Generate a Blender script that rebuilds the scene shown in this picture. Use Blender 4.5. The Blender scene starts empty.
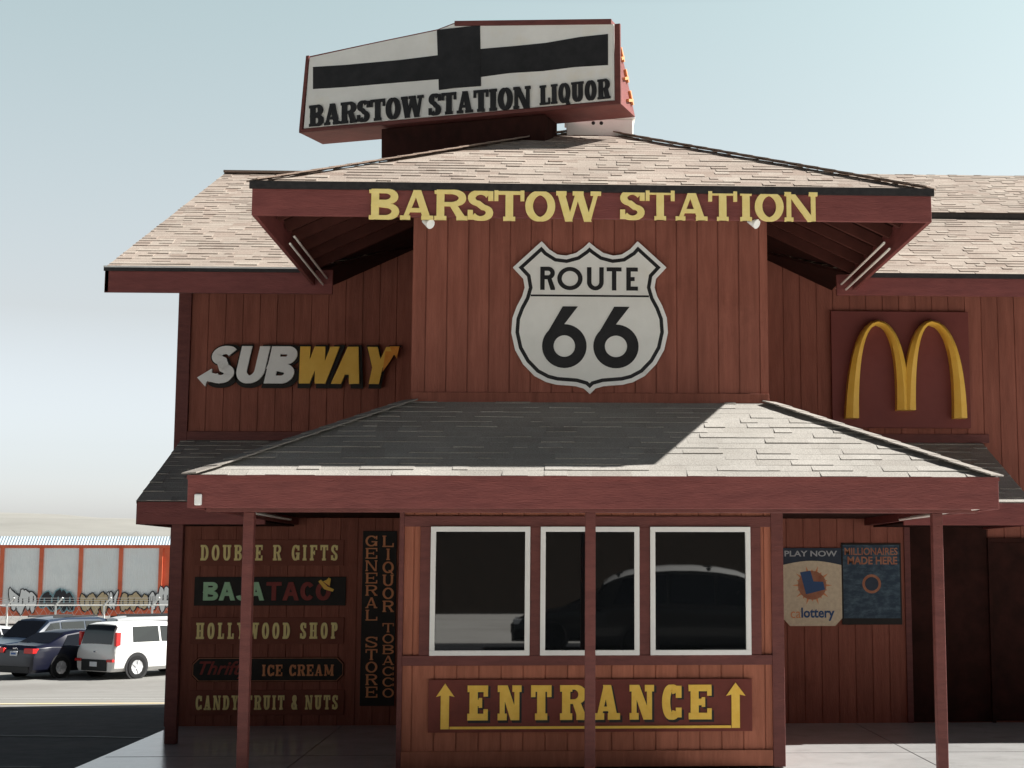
import bpy, bmesh, math, random
from mathutils import Vector, Matrix, noise
random.seed(7)
C = bpy.context.scene
COL = C.collection
R = math.radians

# ------------------------------------------------------------------ survey helper
# The photograph was measured once; at(px, py, Y) gives metres (X, Z) on the vertical plane at depth Y.
FPX, PPX, PPY, EYE = 1500.0, 620.0, 384.0, 1.85
YAW, PITCH = R(2.65265), R(6.88043)
_a = Vector((math.sin(YAW)*math.cos(PITCH), math.cos(YAW)*math.cos(PITCH), math.sin(PITCH)))
_r = Vector((math.cos(YAW), -math.sin(YAW), 0))
_u = _r.cross(_a)
def at(px, py, Y):
    d = _a + _r*((px-PPX)/FPX) + _u*((PPY-py)/FPX)
    k = Y/d.y
    return d.x*k, EYE + d.z*k

# ------------------------------------------------------------------ materials
def nodes(m):
    m.use_nodes = True
    nt = m.node_tree
    return nt, nt.nodes, nt.links, nt.nodes['Principled BSDF']

def mat(name, c1, c2=None, scale=6, rough=.7, spec=.3, metal=0, bump=0, bscale=None, stretch=(1, 1, 1),
        lo=.35, hi=.65, c3=None, dirt=None, coat=0, detail=6):
    m = bpy.data.materials.new(name)
    nt, N, L, b = nodes(m)
    b.inputs['Roughness'].default_value = rough
    b.inputs['Specular IOR Level'].default_value = spec
    b.inputs['Metallic'].default_value = metal
    b.inputs['Coat Weight'].default_value = coat
    b.inputs['Coat Roughness'].default_value = .04
    if c2 is None:
        b.inputs['Base Color'].default_value = (*c1, 1)
    tc = N.new('ShaderNodeTexCoord'); mp = N.new('ShaderNodeMapping')
    mp.inputs['Scale'].default_value = stretch
    L.new(tc.outputs['Object'], mp.inputs['Vector'])
    if c2 is not None:
        nz = N.new('ShaderNodeTexNoise'); nz.inputs['Scale'].default_value = scale; nz.inputs['Detail'].default_value = detail
        nz.inputs['Roughness'].default_value = .65
        L.new(mp.outputs[0], nz.inputs['Vector'])
        cr = N.new('ShaderNodeValToRGB')
        cr.color_ramp.elements[0].position = lo; cr.color_ramp.elements[0].color = (*c1, 1)
        cr.color_ramp.elements[1].position = hi; cr.color_ramp.elements[1].color = (*c2, 1)
        L.new(nz.outputs['Fac'], cr.inputs[0])
        out = cr.outputs[0]
        if dirt:
            n2 = N.new('ShaderNodeTexNoise'); n2.inputs['Scale'].default_value = dirt[1]; n2.inputs['Detail'].default_value = 8
            n2.inputs['Roughness'].default_value = .7
            L.new(tc.outputs['Object'], n2.inputs['Vector'])
            r2 = N.new('ShaderNodeValToRGB')
            r2.color_ramp.elements[0].position = dirt[2]; r2.color_ramp.elements[1].position = dirt[3]
            L.new(n2.outputs['Fac'], r2.inputs[0])
            mx = N.new('ShaderNodeMixRGB'); mx.inputs[2].default_value = (*dirt[0], 1)
            L.new(r2.outputs[0], mx.inputs[0]); L.new(out, mx.inputs[1]); out = mx.outputs[0]
        L.new(out, b.inputs['Base Color'])
    if bump:
        nb = N.new('ShaderNodeTexNoise'); nb.inputs['Scale'].default_value = bscale or scale*6; nb.inputs['Detail'].default_value = 5
        L.new(mp.outputs[0], nb.inputs['Vector'])
        bp = N.new('ShaderNodeBump'); bp.inputs['Strength'].default_value = bump; bp.inputs['Distance'].default_value = .01
        L.new(nb.outputs['Fac'], bp.inputs['Height']); L.new(bp.outputs[0], b.inputs['Normal'])
    return m

M = {}
M['siding'] = mat('painted_siding', (.235, .080, .056), (.32, .117, .083), 2.2, .78, .2, bump=.5, bscale=14, stretch=(7, 7, .9),
                  lo=.3, hi=.75, dirt=((.17, .055, .04), 1.3, .55, .85))
def board_tone(m):
    nt, N, L, b = nodes(m); src = b.inputs['Base Color'].links[0].from_socket
    a_ = N.new('ShaderNodeAttribute'); a_.attribute_name = 'tone'
    mr = N.new('ShaderNodeMapRange'); mr.inputs[3].default_value = .92; mr.inputs[4].default_value = 1.10; L.new(a_.outputs['Fac'], mr.inputs[0])
    # rain streaks and sun fade, long in the vertical
    tc = N.new('ShaderNodeTexCoord'); mp = N.new('ShaderNodeMapping'); mp.inputs['Scale'].default_value = (6, 6, .35); L.new(tc.outputs['Object'], mp.inputs[0])
    nz = N.new('ShaderNodeTexNoise'); nz.inputs['Scale'].default_value = 1.6; nz.inputs['Detail'].default_value = 9; nz.inputs['Roughness'].default_value = .75; L.new(mp.outputs[0], nz.inputs[0])
    m2 = N.new('ShaderNodeMapRange'); m2.inputs[1].default_value = .3; m2.inputs[2].default_value = .7; m2.inputs[3].default_value = .80; m2.inputs[4].default_value = 1.17; L.new(nz.outputs['Fac'], m2.inputs[0])
    mu = N.new('ShaderNodeMath'); mu.operation = 'MULTIPLY'; L.new(mr.outputs[0], mu.inputs[0]); L.new(m2.outputs[0], mu.inputs[1])
    vm = N.new('ShaderNodeVectorMath'); vm.operation = 'SCALE'; L.new(src, vm.inputs[0]); L.new(mu.outputs[0], vm.inputs['Scale']); L.new(vm.outputs[0], b.inputs['Base Color'])
board_tone(M['siding'])
M['baysiding_lit'] = mat('bay_siding_lit', (.33, .118, .074), (.44, .165, .105), 2.2, .78, .2, bump=.5, bscale=14, stretch=(7, 7, .9), lo=.3, hi=.75, dirt=((.24, .08, .052), 1.3, .6, .85))  # siding colour lightened to stand in for light bounced onto the bay
board_tone(M['baysiding_lit'])
M['signbrown'] = mat('sign_backing_brown', (.19, .062, .045), (.23, .08, .056), 3, .75, .2)
M['siding_dark'] = mat('groove_paint', (.05, .015, .01), (.07, .02, .014), 5, .85, .1)
M['trim'] = mat('painted_trim', (.115, .036, .032), (.16, .05, .043), 5, .6, .3, bump=.35, bscale=22, stretch=(1, 1, 4), dirt=((.20, .075, .06), 9, .68, .8))
M['fascia'] = mat('fascia_paint', (.15, .042, .039), (.20, .058, .052), 3, .6, .3, bump=.4, bscale=16, stretch=(1.2, 1.2, 6), dirt=((.24, .10, .08), 7, .7, .82))
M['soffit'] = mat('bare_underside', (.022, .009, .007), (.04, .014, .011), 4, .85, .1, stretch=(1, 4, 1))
M['rafter'] = mat('rafter_paint', (.065, .02, .015), (.09, .028, .021), 5, .8, .2)
M['drip'] = mat('drip_edge', (.012, .011, .012), (.03, .027, .027), 20, .5, .4)
M['white'] = mat('white_paint', (.78, .78, .77), (.84, .84, .82), 4, .5, .3, dirt=((.5, .47, .42), 3, .62, .85))
M['tube'] = mat('white_tube', (.82, .80, .74), (.86, .84, .78), 4, .35, .4)
M['black'] = mat('black_paint', (.010, .010, .011), (.020, .020, .022), 6, .55, .3)
M['signblack'] = mat('black_sign_board', (.014, .013, .012), (.024, .020, .018), 6, .6, .25)
M['yellow'] = mat('yellow_letter_paint', (.80, .64, .23), (.85, .70, .29), 14, .5, .3, dirt=((.5, .33, .1), 9, .68, .85))
M['paleyellow'] = mat('pale_yellow_paint', (.85, .72, .30), (.9, .78, .36), 9, .5, .3)
M['gold'] = mat('gold_letter_paint', (.82, .50, .07), (.88, .57, .10), 14, .5, .3)
M['archgold'] = mat('golden_plastic', (.80, .46, .06), (.86, .53, .09), 5, .4, .45, dirt=((.5, .25, .04), 6, .66, .9))
M['copper'] = mat('copper_letter_paint', (.62, .24, .10), (.70, .30, .13), 8, .5, .3)
M['orange'] = mat('orange_letter_paint', (.70, .25, .03), (.78, .32, .05), 8, .5, .3)
M['mint'] = mat('mint_letter_paint', (.36, .62, .38), (.44, .70, .46), 8, .5, .3)
M['deepred'] = mat('deep_red_paint', (.20, .025, .02), (.26, .035, .028), 8, .5, .3)
M['panelred'] = mat('red_sign_panel', (.165, .042, .036), (.20, .052, .044), 2, .55, .3, dirt=((.12, .026, .022), 2, .5, .8))
M['entrancered'] = mat('entrance_panel', (.13, .026, .018), (.17, .036, .026), 4, .6, .3, dirt=((.09, .02, .014), 3, .55, .8))
M['shieldwhite'] = mat('shield_white', (.72, .72, .69), (.80, .80, .77), 2, .5, .3, dirt=((.70, .63, .48), 1.2, .55, .9))
M['cream'] = mat('poster_cream', (.60, .50, .36), (.70, .60, .44), 24, .6, .2)
M['navy'] = mat('poster_navy', (.02, .03, .05), (.03, .045, .075), 8, .5, .3)
M['posterblue'] = mat('poster_blue', (.018, .04, .07), (.10, .16, .20), 7, .5, .3, lo=.45, hi=.75, stretch=(1, 1, 2.2))
M['greytext'] = mat('grey_print', (.42, .44, .46), rough=.6)
M['bluesquare'] = mat('blue_print', (.03, .08, .2), rough=.5)
M['rust'] = mat('rust_steel', (.30, .11, .06), (.42, .20, .12), 8, .7, .3)
M['glass'] = None
g = bpy.data.materials.new('dark_window_glass'); nt, N, L, b = nodes(g)
b.inputs['Base Color'].default_value = (.006, .007, .008, 1); b.inputs['Roughness'].default_value = .015
b.inputs['IOR'].default_value = 1.85
M['glass'] = g
g = bpy.data.materials.new('car_glass'); nt, N, L, b = nodes(g)
b.inputs['Base Color'].default_value = (.008, .009, .012, 1); b.inputs['Roughness'].default_value = .05; b.inputs['IOR'].default_value = 1.45
M['carglass'] = g
M['concrete'] = mat('worn_concrete', (0.414, 0.414, 0.410), (0.486, 0.486, 0.482), 1.6, .2, .5, bump=.05, bscale=40, dirt=((0.324, 0.320, 0.315), 2.3, .5, .85), coat=.12)
M['forecourt'] = mat('bounce_concrete', (.64, .63, .60), (.72, .71, .68), .4, .8, .2, bump=.3, bscale=50, dirt=((.5, .48, .45), .3, .5, .8))  # unseen paving kept extra pale to bounce sunlight onto the facade
M['kerb'] = mat('kerb_concrete', (.42, .40, .36), (.52, .5, .46), 3, .8, .2, bump=.3)
M['asphalt'] = mat('dark_asphalt', (.040, .043, .049), (.068, .072, .080), 5, .85, .25, bump=.5, bscale=120, dirt=((.10, .10, .10), .5, .5, .85))
M['lot'] = mat('bleached_lot', (0.200, 0.196, 0.184), (0.256, 0.252, 0.240), .35, .9, .15, bump=.4, bscale=60, dirt=((0.168, 0.160, 0.152), .09, .45, .75))
M['yline'] = mat('faded_yellow_line', (.55, .44, .22), (.5, .45, .35), 3, .8, .2)
M['sand'] = mat('desert_hill', (.235, .232, .215), (.285, .28, .26), .004, .95, .05, detail=10)
M['railred'] = mat('rail_car_red', (.62, .12, .055), (.70, .17, .085), .8, .6, .3, dirt=((.25, .06, .04), .6, .55, .85))
M['railsilver'] = mat('rail_car_screen', (.72, .76, .77), (.82, .85, .85), .8, .5, .4, dirt=((.55, .56, .55), .4, .5, .9))
M['railroof'] = mat('rail_car_roof', (.40, .48, .54), (.48, .56, .61), 1, .5, .4)
M['grafblack'] = mat('graffiti_black', (.03, .03, .035), rough=.6)
M['graftan'] = mat('graffiti_tan', (.50, .40, .25), rough=.6)
M['grafwhite'] = mat('graffiti_white', (.75, .76, .76), rough=.6)
M['grafteal'] = mat('graffiti_teal', (.20, .34, .38), rough=.6)
M['polewhite'] = mat('white_pole', (.70, .70, .68), (.8, .8, .78), 3, .5, .3)
M['wire'] = mat('galvanised_wire', (.5, .5, .5), rough=.5, metal=.5)
M['tyre'] = mat('tyre_rubber', (.014, .014, .015), rough=.8, spec=.2)
M['rim'] = mat('alloy_rim', (.62, .63, .65), rough=.35, metal=.6)
M['plate'] = mat('licence_plate_white', (.62, .66, .72), (.7, .72, .76), 20, .5)
M['plateblue'] = mat('licence_plate_print', (.05, .12, .35), rough=.5)
M['redlens'] = mat('red_lens', (.55, .02, .02), rough=.15, spec=.6)
M['clearlens'] = mat('clear_lens', (.7, .72, .75), rough=.12, spec=.6)
M['darkplastic'] = mat('dark_plastic', (.02, .02, .022), rough=.6)
M['chrome'] = mat('chrome_trim', (.75, .75, .76), rough=.15, metal=.95)
def paint(n, c): return mat(n, c, rough=.3, spec=.45, coat=.45)
M['navycar'] = mat('navy_car_paint', (.006, .007, .018), rough=.32, spec=.35, coat=.2)
M['bluecar'] = paint('slate_blue_car_paint', (.022, .034, .058))
M['whitecar'] = paint('white_car_paint', (.66, .66, .65))
M['silvercar'] = paint('silver_car_paint', (.45, .46, .47))
M['blackcar'] = paint('black_car_paint', (.012, .012, .013))
M['stucco'] = mat('brown_stucco', (.05, .038, .03), (.07, .053, .042), 3, .9, .1, bump=.3)

# shingles: one random tone per tab, stored on the mesh as a colour attribute
def shingle_mat(nm, ramp):
    m = bpy.data.materials.new(nm); nt, N, L, b = nodes(m)
    b.inputs['Roughness'].default_value = .9; b.inputs['Specular IOR Level'].default_value = .15
    at_ = N.new('ShaderNodeAttribute'); at_.attribute_name = 'tone'
    cr = N.new('ShaderNodeValToRGB'); el = cr.color_ramp.elements
    el[0].position = 0; el[0].color = (*ramp[0], 1); el[1].position = 1; el[1].color = (*ramp[3], 1)
    e = el.new(.28); e.color = (*ramp[1], 1)
    e = el.new(.62); e.color = (*ramp[2], 1)
    L.new(at_.outputs['Fac'], cr.inputs[0])
    tc = N.new('ShaderNodeTexCoord')
    nz = N.new('ShaderNodeTexNoise'); nz.inputs['Scale'].default_value = 90; nz.inputs['Detail'].default_value = 4
    L.new(tc.outputs['Object'], nz.inputs['Vector'])
    n2 = N.new('ShaderNodeTexNoise'); n2.inputs['Scale'].default_value = 1.1; n2.inputs['Detail'].default_value = 5
    L.new(tc.outputs['Object'], n2.inputs['Vector'])
    mr = N.new('ShaderNodeMapRange'); mr.inputs[1].default_value = .3; mr.inputs[2].default_value = .7; mr.inputs[3].default_value = .72; mr.inputs[4].default_value = 1.2
    L.new(nz.outputs['Fac'], mr.inputs[0])
    m3 = N.new('ShaderNodeMapRange'); m3.inputs[1].default_value = .3; m3.inputs[2].default_value = .7; m3.inputs[3].default_value = .86; m3.inputs[4].default_value = 1.08
    L.new(n2.outputs['Fac'], m3.inputs[0])
    mu = N.new('ShaderNodeMath'); mu.operation = 'MULTIPLY'; L.new(mr.outputs[0], mu.inputs[0]); L.new(m3.outputs[0], mu.inputs[1])
    vm = N.new('ShaderNodeVectorMath'); vm.operation = 'SCALE'; L.new(cr.outputs[0], vm.inputs[0]); L.new(mu.outputs[0], vm.inputs['Scale'])
    L.new(vm.outputs[0], b.inputs['Base Color'])
    bp = N.new('ShaderNodeBump'); bp.inputs['Strength'].default_value = .5; bp.inputs['Distance'].default_value = .006
    L.new(nz.outputs['Fac'], bp.inputs['Height']); L.new(bp.outputs[0], b.inputs['Normal'])
    return m
M['shingle'] = shingle_mat('tan_shingle', ((0.264, 0.200, 0.164), (0.336, 0.276, 0.236), (0.364, 0.308, 0.264), (0.400, 0.348, 0.300)))
M['paleshingle'] = shingle_mat('pale_shingle', ((0.288, 0.264, 0.240), (0.344, 0.324, 0.296), (0.364, 0.344, 0.316), (0.392, 0.372, 0.344)))

# ------------------------------------------------------------------ object helpers
def tag(o, label=None, cat=None, group=None, kind=None):
    if label: o['label'] = label
    if cat: o['category'] = cat
    if group: o['group'] = group
    if kind: o['kind'] = kind
    return o

def thing(name, label, cat, loc=(0, 0, 0), group=None):
    o = bpy.data.objects.new(name, None); COL.objects.link(o)
    o.location = loc; o.empty_display_size = .2
    return tag(o, label, cat, group)

def world_loc(o):
    v = Vector((0, 0, 0))
    while o is not None:
        v += o.location; o = o.parent
    return v

class MB:
    """collects simple shapes and links them as ONE mesh object"""
    def __init__(s): s.v = []; s.f = []
    def add(s, vs, fs):
        n = len(s.v); s.v += [tuple(p) for p in vs]; s.f += [tuple(i+n for i in f) for f in fs]; return s
    def box(s, x0, x1, y0, y1, z0, z1):
        vs = [(x0, y0, z0), (x1, y0, z0), (x1, y1, z0), (x0, y1, z0), (x0, y0, z1), (x1, y0, z1), (x1, y1, z1), (x0, y1, z1)]
        return s.add(vs, [(0, 3, 2, 1), (4, 5, 6, 7), (0, 1, 5, 4), (1, 2, 6, 5), (2, 3, 7, 6), (3, 0, 4, 7)])
    def bar(s, p, q, w, h, up=(0, 0, 1)):
        p, q = Vector(p), Vector(q); d = (q-p).normalized(); up = Vector(up)
        r = d.cross(up).normalized(); u = r.cross(d)
        vs = []
        for o in (p, q):
            for a, b in ((-1, -1), (1, -1), (1, 1), (-1, 1)): vs.append(o + r*(a*w/2) + u*(b*h/2))
        return s.add(vs, [(3, 2, 1, 0), (4, 5, 6, 7), (0, 1, 5, 4), (1, 2, 6, 5), (2, 3, 7, 6), (3, 0, 4, 7)])
    def tube(s, p, q, r, n=10, r2=None):
        p, q = Vector(p), Vector(q); d = (q-p).normalized()
        a = d.cross(Vector((0, 0, 1)) if abs(d.z) < .9 else Vector((1, 0, 0))).normalized(); b = d.cross(a)
        r2 = r if r2 is None else r2
        vs = [o + (a*math.cos(t) + b*math.sin(t))*rr for o, rr in ((p, r), (q, r2)) for t in [2*math.pi*i/n for i in range(n)]]
        fs = [(i, (i+1) % n, n+(i+1) % n, n+i) for i in range(n)] + [tuple(range(n))[::-1], tuple(range(n, 2*n))]
        return s.add(vs, fs)
    def prism(s, pts, y0, y1):
        """outline in XZ (counter-clockwise seen from -Y), from y0 (front) to y1"""
        n = len(pts)
        vs = [(x, y0, z) for x, z in pts] + [(x, y1, z) for x, z in pts]
        fs = [tuple(range(n)), tuple(range(n, 2*n))[::-1]] + [(i, n+i, n+(i+1) % n, (i+1) % n) for i in range(n)]
        return s.add(vs, fs)
    def lathe(s, prof, c, axis='y', n=24):
        """prof: (radius, offset along the axis)"""
        vs = []; k = len(prof)
        for i in range(n):
            t = 2*math.pi*i/n
            for r, o in prof:
                if axis == 'y': vs.append((c[0]+r*math.cos(t), c[1]+o, c[2]+r*math.sin(t)))
                else: vs.append((c[0]+r*math.cos(t), c[1]+r*math.sin(t), c[2]+o))
        fs = [(i*k+j, ((i+1) % n)*k+j, ((i+1) % n)*k+j+1, i*k+j+1) for i in range(n) for j in range(k-1)]
        return s.add(vs, fs)
    def build(s, name, m, parent=None, bevel=0, smooth=None, normals=True):
        me = bpy.data.meshes.new(name)
        off = world_loc(parent) if parent else Vector((0, 0, 0))
        me.from_pydata([tuple(Vector(v)-off) for v in s.v], [], s.f)
        if normals:
            bm = bmesh.new(); bm.from_mesh(me); bmesh.ops.recalc_face_normals(bm, faces=bm.faces); bm.to_mesh(me); bm.free()
        for mm in (m if isinstance(m, (list, tuple)) else [m]): me.materials.append(mm)
        o = bpy.data.objects.new(name, me); COL.objects.link(o)
        if parent: o.parent = parent
        if smooth is not None:
            for p in me.polygons: p.use_smooth = True
            me.set_sharp_from_angle(angle=R(smooth))
        if bevel:
            b = o.modifiers.new('soft_edges', 'BEVEL'); b.width = bevel; b.segments = 2; b.limit_method = 'ANGLE'; b.angle_limit = R(40)
        return o

def box(name, m, parent, x0, x1, y0, y1, z0, z1, bevel=.004):
    return MB().box(x0, x1, y0, y1, z0, z1).build(name, m, parent, bevel)

# ------------------------------------------------------------------ lettering
def stroke(path, wf, closed=False):
    n = len(path); Lp, Rp = [], []
    for i in range(n):
        if closed: a, b = path[i-1], path[(i+1) % n]
        else: a, b = path[max(i-1, 0)], path[min(i+1, n-1)]
        dx, dz = b[0]-a[0], b[1]-a[1]; l = math.hypot(dx, dz) or 1
        dx /= l; dz /= l
        w = wf(dx, dz, i/(n-1))/2
        Lp.append((path[i][0]-dz*w, path[i][1]+dx*w)); Rp.append((path[i][0]+dz*w, path[i][1]-dx*w))
    return ('strip', Lp, Rp, closed)
def arc(cx, cz, rx, rz, a0, a1, n=18):
    return [(cx+rx*math.cos(R(a0+(a1-a0)*i/n)), cz+rz*math.sin(R(a0+(a1-a0)*i/n))) for i in range(n+1)]

WID = dict(A=.88, B=.80, C=.76, D=.82, E=.76, F=.74, G=.80, H=.90, I=.44, J=.6, L=.72, M=1.08, N=.92, O=.80, P=.76, Q=.82, R=.86, S=.68, T=.80, U=.86, W=1.2, Y=.86)
WID['&'] = .7; WID[' '] = .42
def glyph(ch, w, S=.2, T=.1, H=.1, e=.07, serif=True):
    P = []
    def rect(a, b, c, d): P.append([(a, b), (c, b), (c, d), (a, d)])
    def poly(*p): P.append(list(p))
    def stem(x, foot=True, top=True, s=S):
        rect(x, 0, x+s, 1)
        if serif and foot: rect(x-e, 0, x+s+e, H)
        if serif and top: rect(x-e, 1-H, x+s+e, 1)
    def wf(dx, dz, t): return T+(S-T)*abs(dz)
    def curve(p, closed=False): P.append(stroke(p, wf, closed))
    E = e if serif else 0
    tk = max(T, .09)
    if ch == 'I': stem(w/2-S/2)
    elif ch == 'L':
        stem(E, foot=False); rect(0, 0, w, max(T, H))
        if serif: rect(w-tk, 0, w, .34)
    elif ch in 'EF':
        stem(E, foot=(ch == 'F')); t = max(T, H)
        rect(0, 1-t, w, 1); rect(E, .5-t/2, w*.72, .5+t/2)
        if ch == 'E': rect(0, 0, w, t)
        if serif:
            rect(w-tk, .68, w, 1); rect(w*.72-tk*.8, .36, w*.72, .64)
            if ch == 'E': rect(w-tk, 0, w, .32)
    elif ch == 'T':
        stem(w/2-S/2, top=False); rect(0, 1-max(T, H), w, 1)
        if serif: rect(0, .66, tk, 1); rect(w-tk, .66, w, 1)
    elif ch == 'H':
        stem(E); stem(w-E-S); rect(E, .5-T/2, w-E, .5+T/2)
    elif ch in 'OQ':
        curve(arc(w/2, .5, w/2-S/2, .5-T/2, 0, 360, 32)[:-1], True)
        if ch == 'Q': poly((w*.5, .26), (w*.5+S*.8, .26), (w*1.0, -.1), (w*1.0-S*.9, -.1))
    elif ch == 'C':
        curve(arc(w/2, .5, w/2-S/2, .5-T/2, 38, 322, 26))
        if serif: rect(w-tk*1.3, .62, w, .97); rect(w-tk*1.3, .06, w, .34)
    elif ch == 'G':
        curve(arc(w/2, .5, w/2-S/2, .5-T/2, 38, 350, 28))
        rect(w*.52, .38, w+E*.4, .38+H); rect(w-S, 0.04, w, .42)
        if serif: rect(w-tk*1.3, .64, w, .97)
    elif ch == 'D':
        stem(E); curve([(E, 1-T/2)]+arc(w*.45, .5, w*.55-S/2, .5-T/2, 90, -90, 20)+[(E, T/2)])
    elif ch == 'B':
        stem(E); curve([(E, 1-T/2)]+arc(w*.56, .755, w*.40-S/2, .245-T/2, 90, -90, 14)+[(E, .51+T/2)])
        curve([(E, .51)]+arc(w*.56, .26, w*.44-S/2, .26-T/2, 90, -90, 14)+[(E, T/2)])
    elif ch in 'PR':
        stem(E); curve([(E, 1-T/2)]+arc(w*.54, .73, w*.44-S/2, .27-T/2, 90, -90, 16)+[(E, .46+T/2)])
        if ch == 'R':
            poly((w*.46, .5), (w*.46+S, .5), (w-E*.3, H*.5), (w-E*.3, 0), (w-S-E*.3, 0))
            if serif: rect(w-S-E*1.2, 0, w+E*.3, H)
    elif ch == 'S':
        rx = w/2-S/2
        curve(arc(w/2, .745, rx, .255-T/2, 30, 255, 16)+arc(w/2, .255, rx, .255-T/2, 75, -150, 16))
        if serif: rect(w-tk*1.3, .66, w, .97); rect(0, .03, tk*1.3, .34)
    elif ch == 'U':
        curve([(E+S/2, 1)]+arc(w/2, .36, w/2-E-S/2, .36-T/2, 180, 360, 20)+[(w-E-S/2, 1)])
        if serif: rect(0, 1-H, S+2*E, 1); rect(w-S-2*E, 1-H, w, 1)
    elif ch == 'J':
        curve([(w-S/2, 1)]+arc(w/2, .32, w/2-S/2, .32-T/2, 0, -165, 18))
    elif ch == 'A':
        t2 = T*1.15
        poly((E, 0), (E+t2, 0), (w/2+S*.25, 1), (w/2-S*.4, 1)) if serif else poly((0, 0), (S, 0), (w/2+S*.4, 1), (w/2-S*.55, 1))
        poly((w-E-S, 0), (w-E, 0), (w/2+S*.5, 1), (w/2-S*.5, 1))
        rect(w*.24, .25, w*.76, .25+T)
        if serif: rect(0, 0, E*2+S*.75, H); rect(w-S-E*2, 0, w, H)
    elif ch == 'N':
        t2 = S*.62 if serif else S
        rect(E, 0, E+t2, 1); rect(w-E-t2, 0, w-E, 1)
        poly((w-E-S*1.05, 0), (w-E, 0), (E+S*.95, 1), (E, 1))
        if serif: rect(0, 0, t2+2*E, H); rect(0, 1-H, t2+E, 1); rect(w-t2-2*E, 1-H, w, 1)
    elif ch == 'M':
        t2 = S*.6 if serif else S
        rect(E, 0, E+t2, 1); rect(w-E-S, 0, w-E, 1)
        poly((w/2-S*.5, .12), (w/2+S*.45, .12), (E+S, 1), (E, 1)); poly((w/2-T*.6, .12), (w/2+T*.6, .12), (w-E, 1), (w-E-T*1.3, 1))
        if serif: rect(0, 0, t2+2*E, H); rect(w-S-2*E, 0, w, H); rect(0, 1-H, E+t2, 1); rect(w-S-E, 1-H, w, 1)
    elif ch == 'W':
        a, b_, c = E*.6+S*.4, w/2, w-E*.6-S*.4
        q1, q2 = w*.29, w*.71
        t2 = T*1.1 if serif else S*.9
        poly((q1-S*.5, 0), (q1+S*.45, 0), (a+S*.5, 1), (a-S*.5, 1)); poly((q1-t2*.4, 0), (q1+t2*.6, 0), (b_+t2*.5, 1), (b_-t2*.6, 1))
        poly((q2-S*.5, 0), (q2+S*.45, 0), (b_+S*.5, 1), (b_-S*.5, 1)); poly((q2-t2*.4, 0), (q2+t2*.6, 0), (c+t2*.5, 1), (c-t2*.5, 1))
        if serif: rect(0, 1-H, a+S*.5+E, 1); rect(b_-S*.5-E, 1-H, b_+S*.5+E*.5, 1); rect(c-T-E, 1-H, w, 1)
    elif ch == 'Y':
        rect(w/2-S/2, 0, w/2+S/2, .48); t2 = T*1.2 if serif else S
        poly((w/2-S/2, .44), (w/2+S/2, .44), (E+S, 1), (E, 1)); poly((w/2-S*.1, .44), (w/2+S/2, .44), (w-E, 1), (w-E-t2, 1))
        if serif: rect(w/2-S/2-e, 0, w/2+S/2+e, H); rect(0, 1-H, S+E*2, 1); rect(w-t2-E*2, 1-H, w, 1)
    elif ch == '&':
        curve(arc(w*.44, .76, w*.2, .2, -60, 240, 14)+[(w*.4, .5)]+arc(w*.4, .27, w*.3, .22, 120, 380, 14))
        poly((w*.3, .62), (w*.3+S*.8, .62), (w, 0), (w-S*1.1, 0))
    elif ch == '6':
        curve(arc(w/2, .355, w/2-S/2, .355-T/2, 0, 360, 40)[:-1], True)
        poly((w*.03, .46), (w*.36, .58), (w*.80, 1), (w*.46, 1))
    return P

def glyph_mesh(mb, prims, fx, y_back, thick, lift=.0007):
    """fx maps glyph (x, z) to world (X, Z); each piece stands a hair prouder than the last"""
    for k, p in enumerate(prims):
        yf = y_back-thick-k*lift
        if isinstance(p, tuple):
            _, Lp, Rp, closed = p; n = len(Lp)
            vs = [(fx(*q)[0], yf, fx(*q)[1]) for q in Lp] + [(fx(*q)[0], yf, fx(*q)[1]) for q in Rp]
            vs += [(v[0], y_back, v[2]) for v in vs]
            fs = []
            for i in range(n if closed else n-1):
                j = (i+1) % n
                fs += [(i, j, n+j, n+i), (i, 2*n+i, 2*n+j, j), (n+i, n+j, 3*n+j, 3*n+i)]
            if not closed: fs += [(0, n, 3*n, 2*n), (n-1, 2*n-1+0*n, 4*n-1, 3*n-1)]
            mb.add(vs, fs)
        else:
            mb.prism([fx(*q) for q in p], yf, y_back)

def layout(text, x0, x1, h, gap):
    n = len(text); tot = (x1-x0)/h
    k = (tot-gap*(n-1))/sum(WID[c] for c in text)
    out = []; x = 0
    for c in text:
        out.append((c, x, WID[c]*k)); x += WID[c]*k+gap
    return out

def write(root, text, x0, x1, z0, z1, y_back, thick, m, gap=.08, edge=None, shear=0, slope=0, spots=None, name='letter', **st):
    """raised letters between x0..x1, each letter a part of root; edge = (material, dx, dz, grow) gives it a backing"""
    h = z1-z0
    for i, (c, gx, gw) in enumerate(layout(text, x0, x1, h, gap)):
        if c == ' ': continue
        if spots: gx, gw = (spots[i][0]-x0)/h, (spots[i][1]-spots[i][0])/h
        pr = glyph(c, gw, **st)
        fx = lambda x, z, gx=gx: (x0+(gx+x)*h+shear*z*h, z0+z*h+slope*(gx+x)*h)
        mb = MB(); glyph_mesh(mb, pr, fx, y_back, thick)
        o = mb.build(name, m, root)
        if edge:
            em, ex, ez, gr = edge
            cx = gx+gw/2
            fe = lambda x, z, gx=gx, gw=gw: fx(gw/2+(x-gw/2)*(1+gr/gw), .5+(z-.5)*(1+gr))
            f2 = lambda x, z: (fe(x, z)[0]+ex, fe(x, z)[1]+ez)
            mb = MB(); glyph_mesh(mb, pr, f2, y_back, thick*.45, .0003)
            mb.build('letter_edge', em, o)

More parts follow.
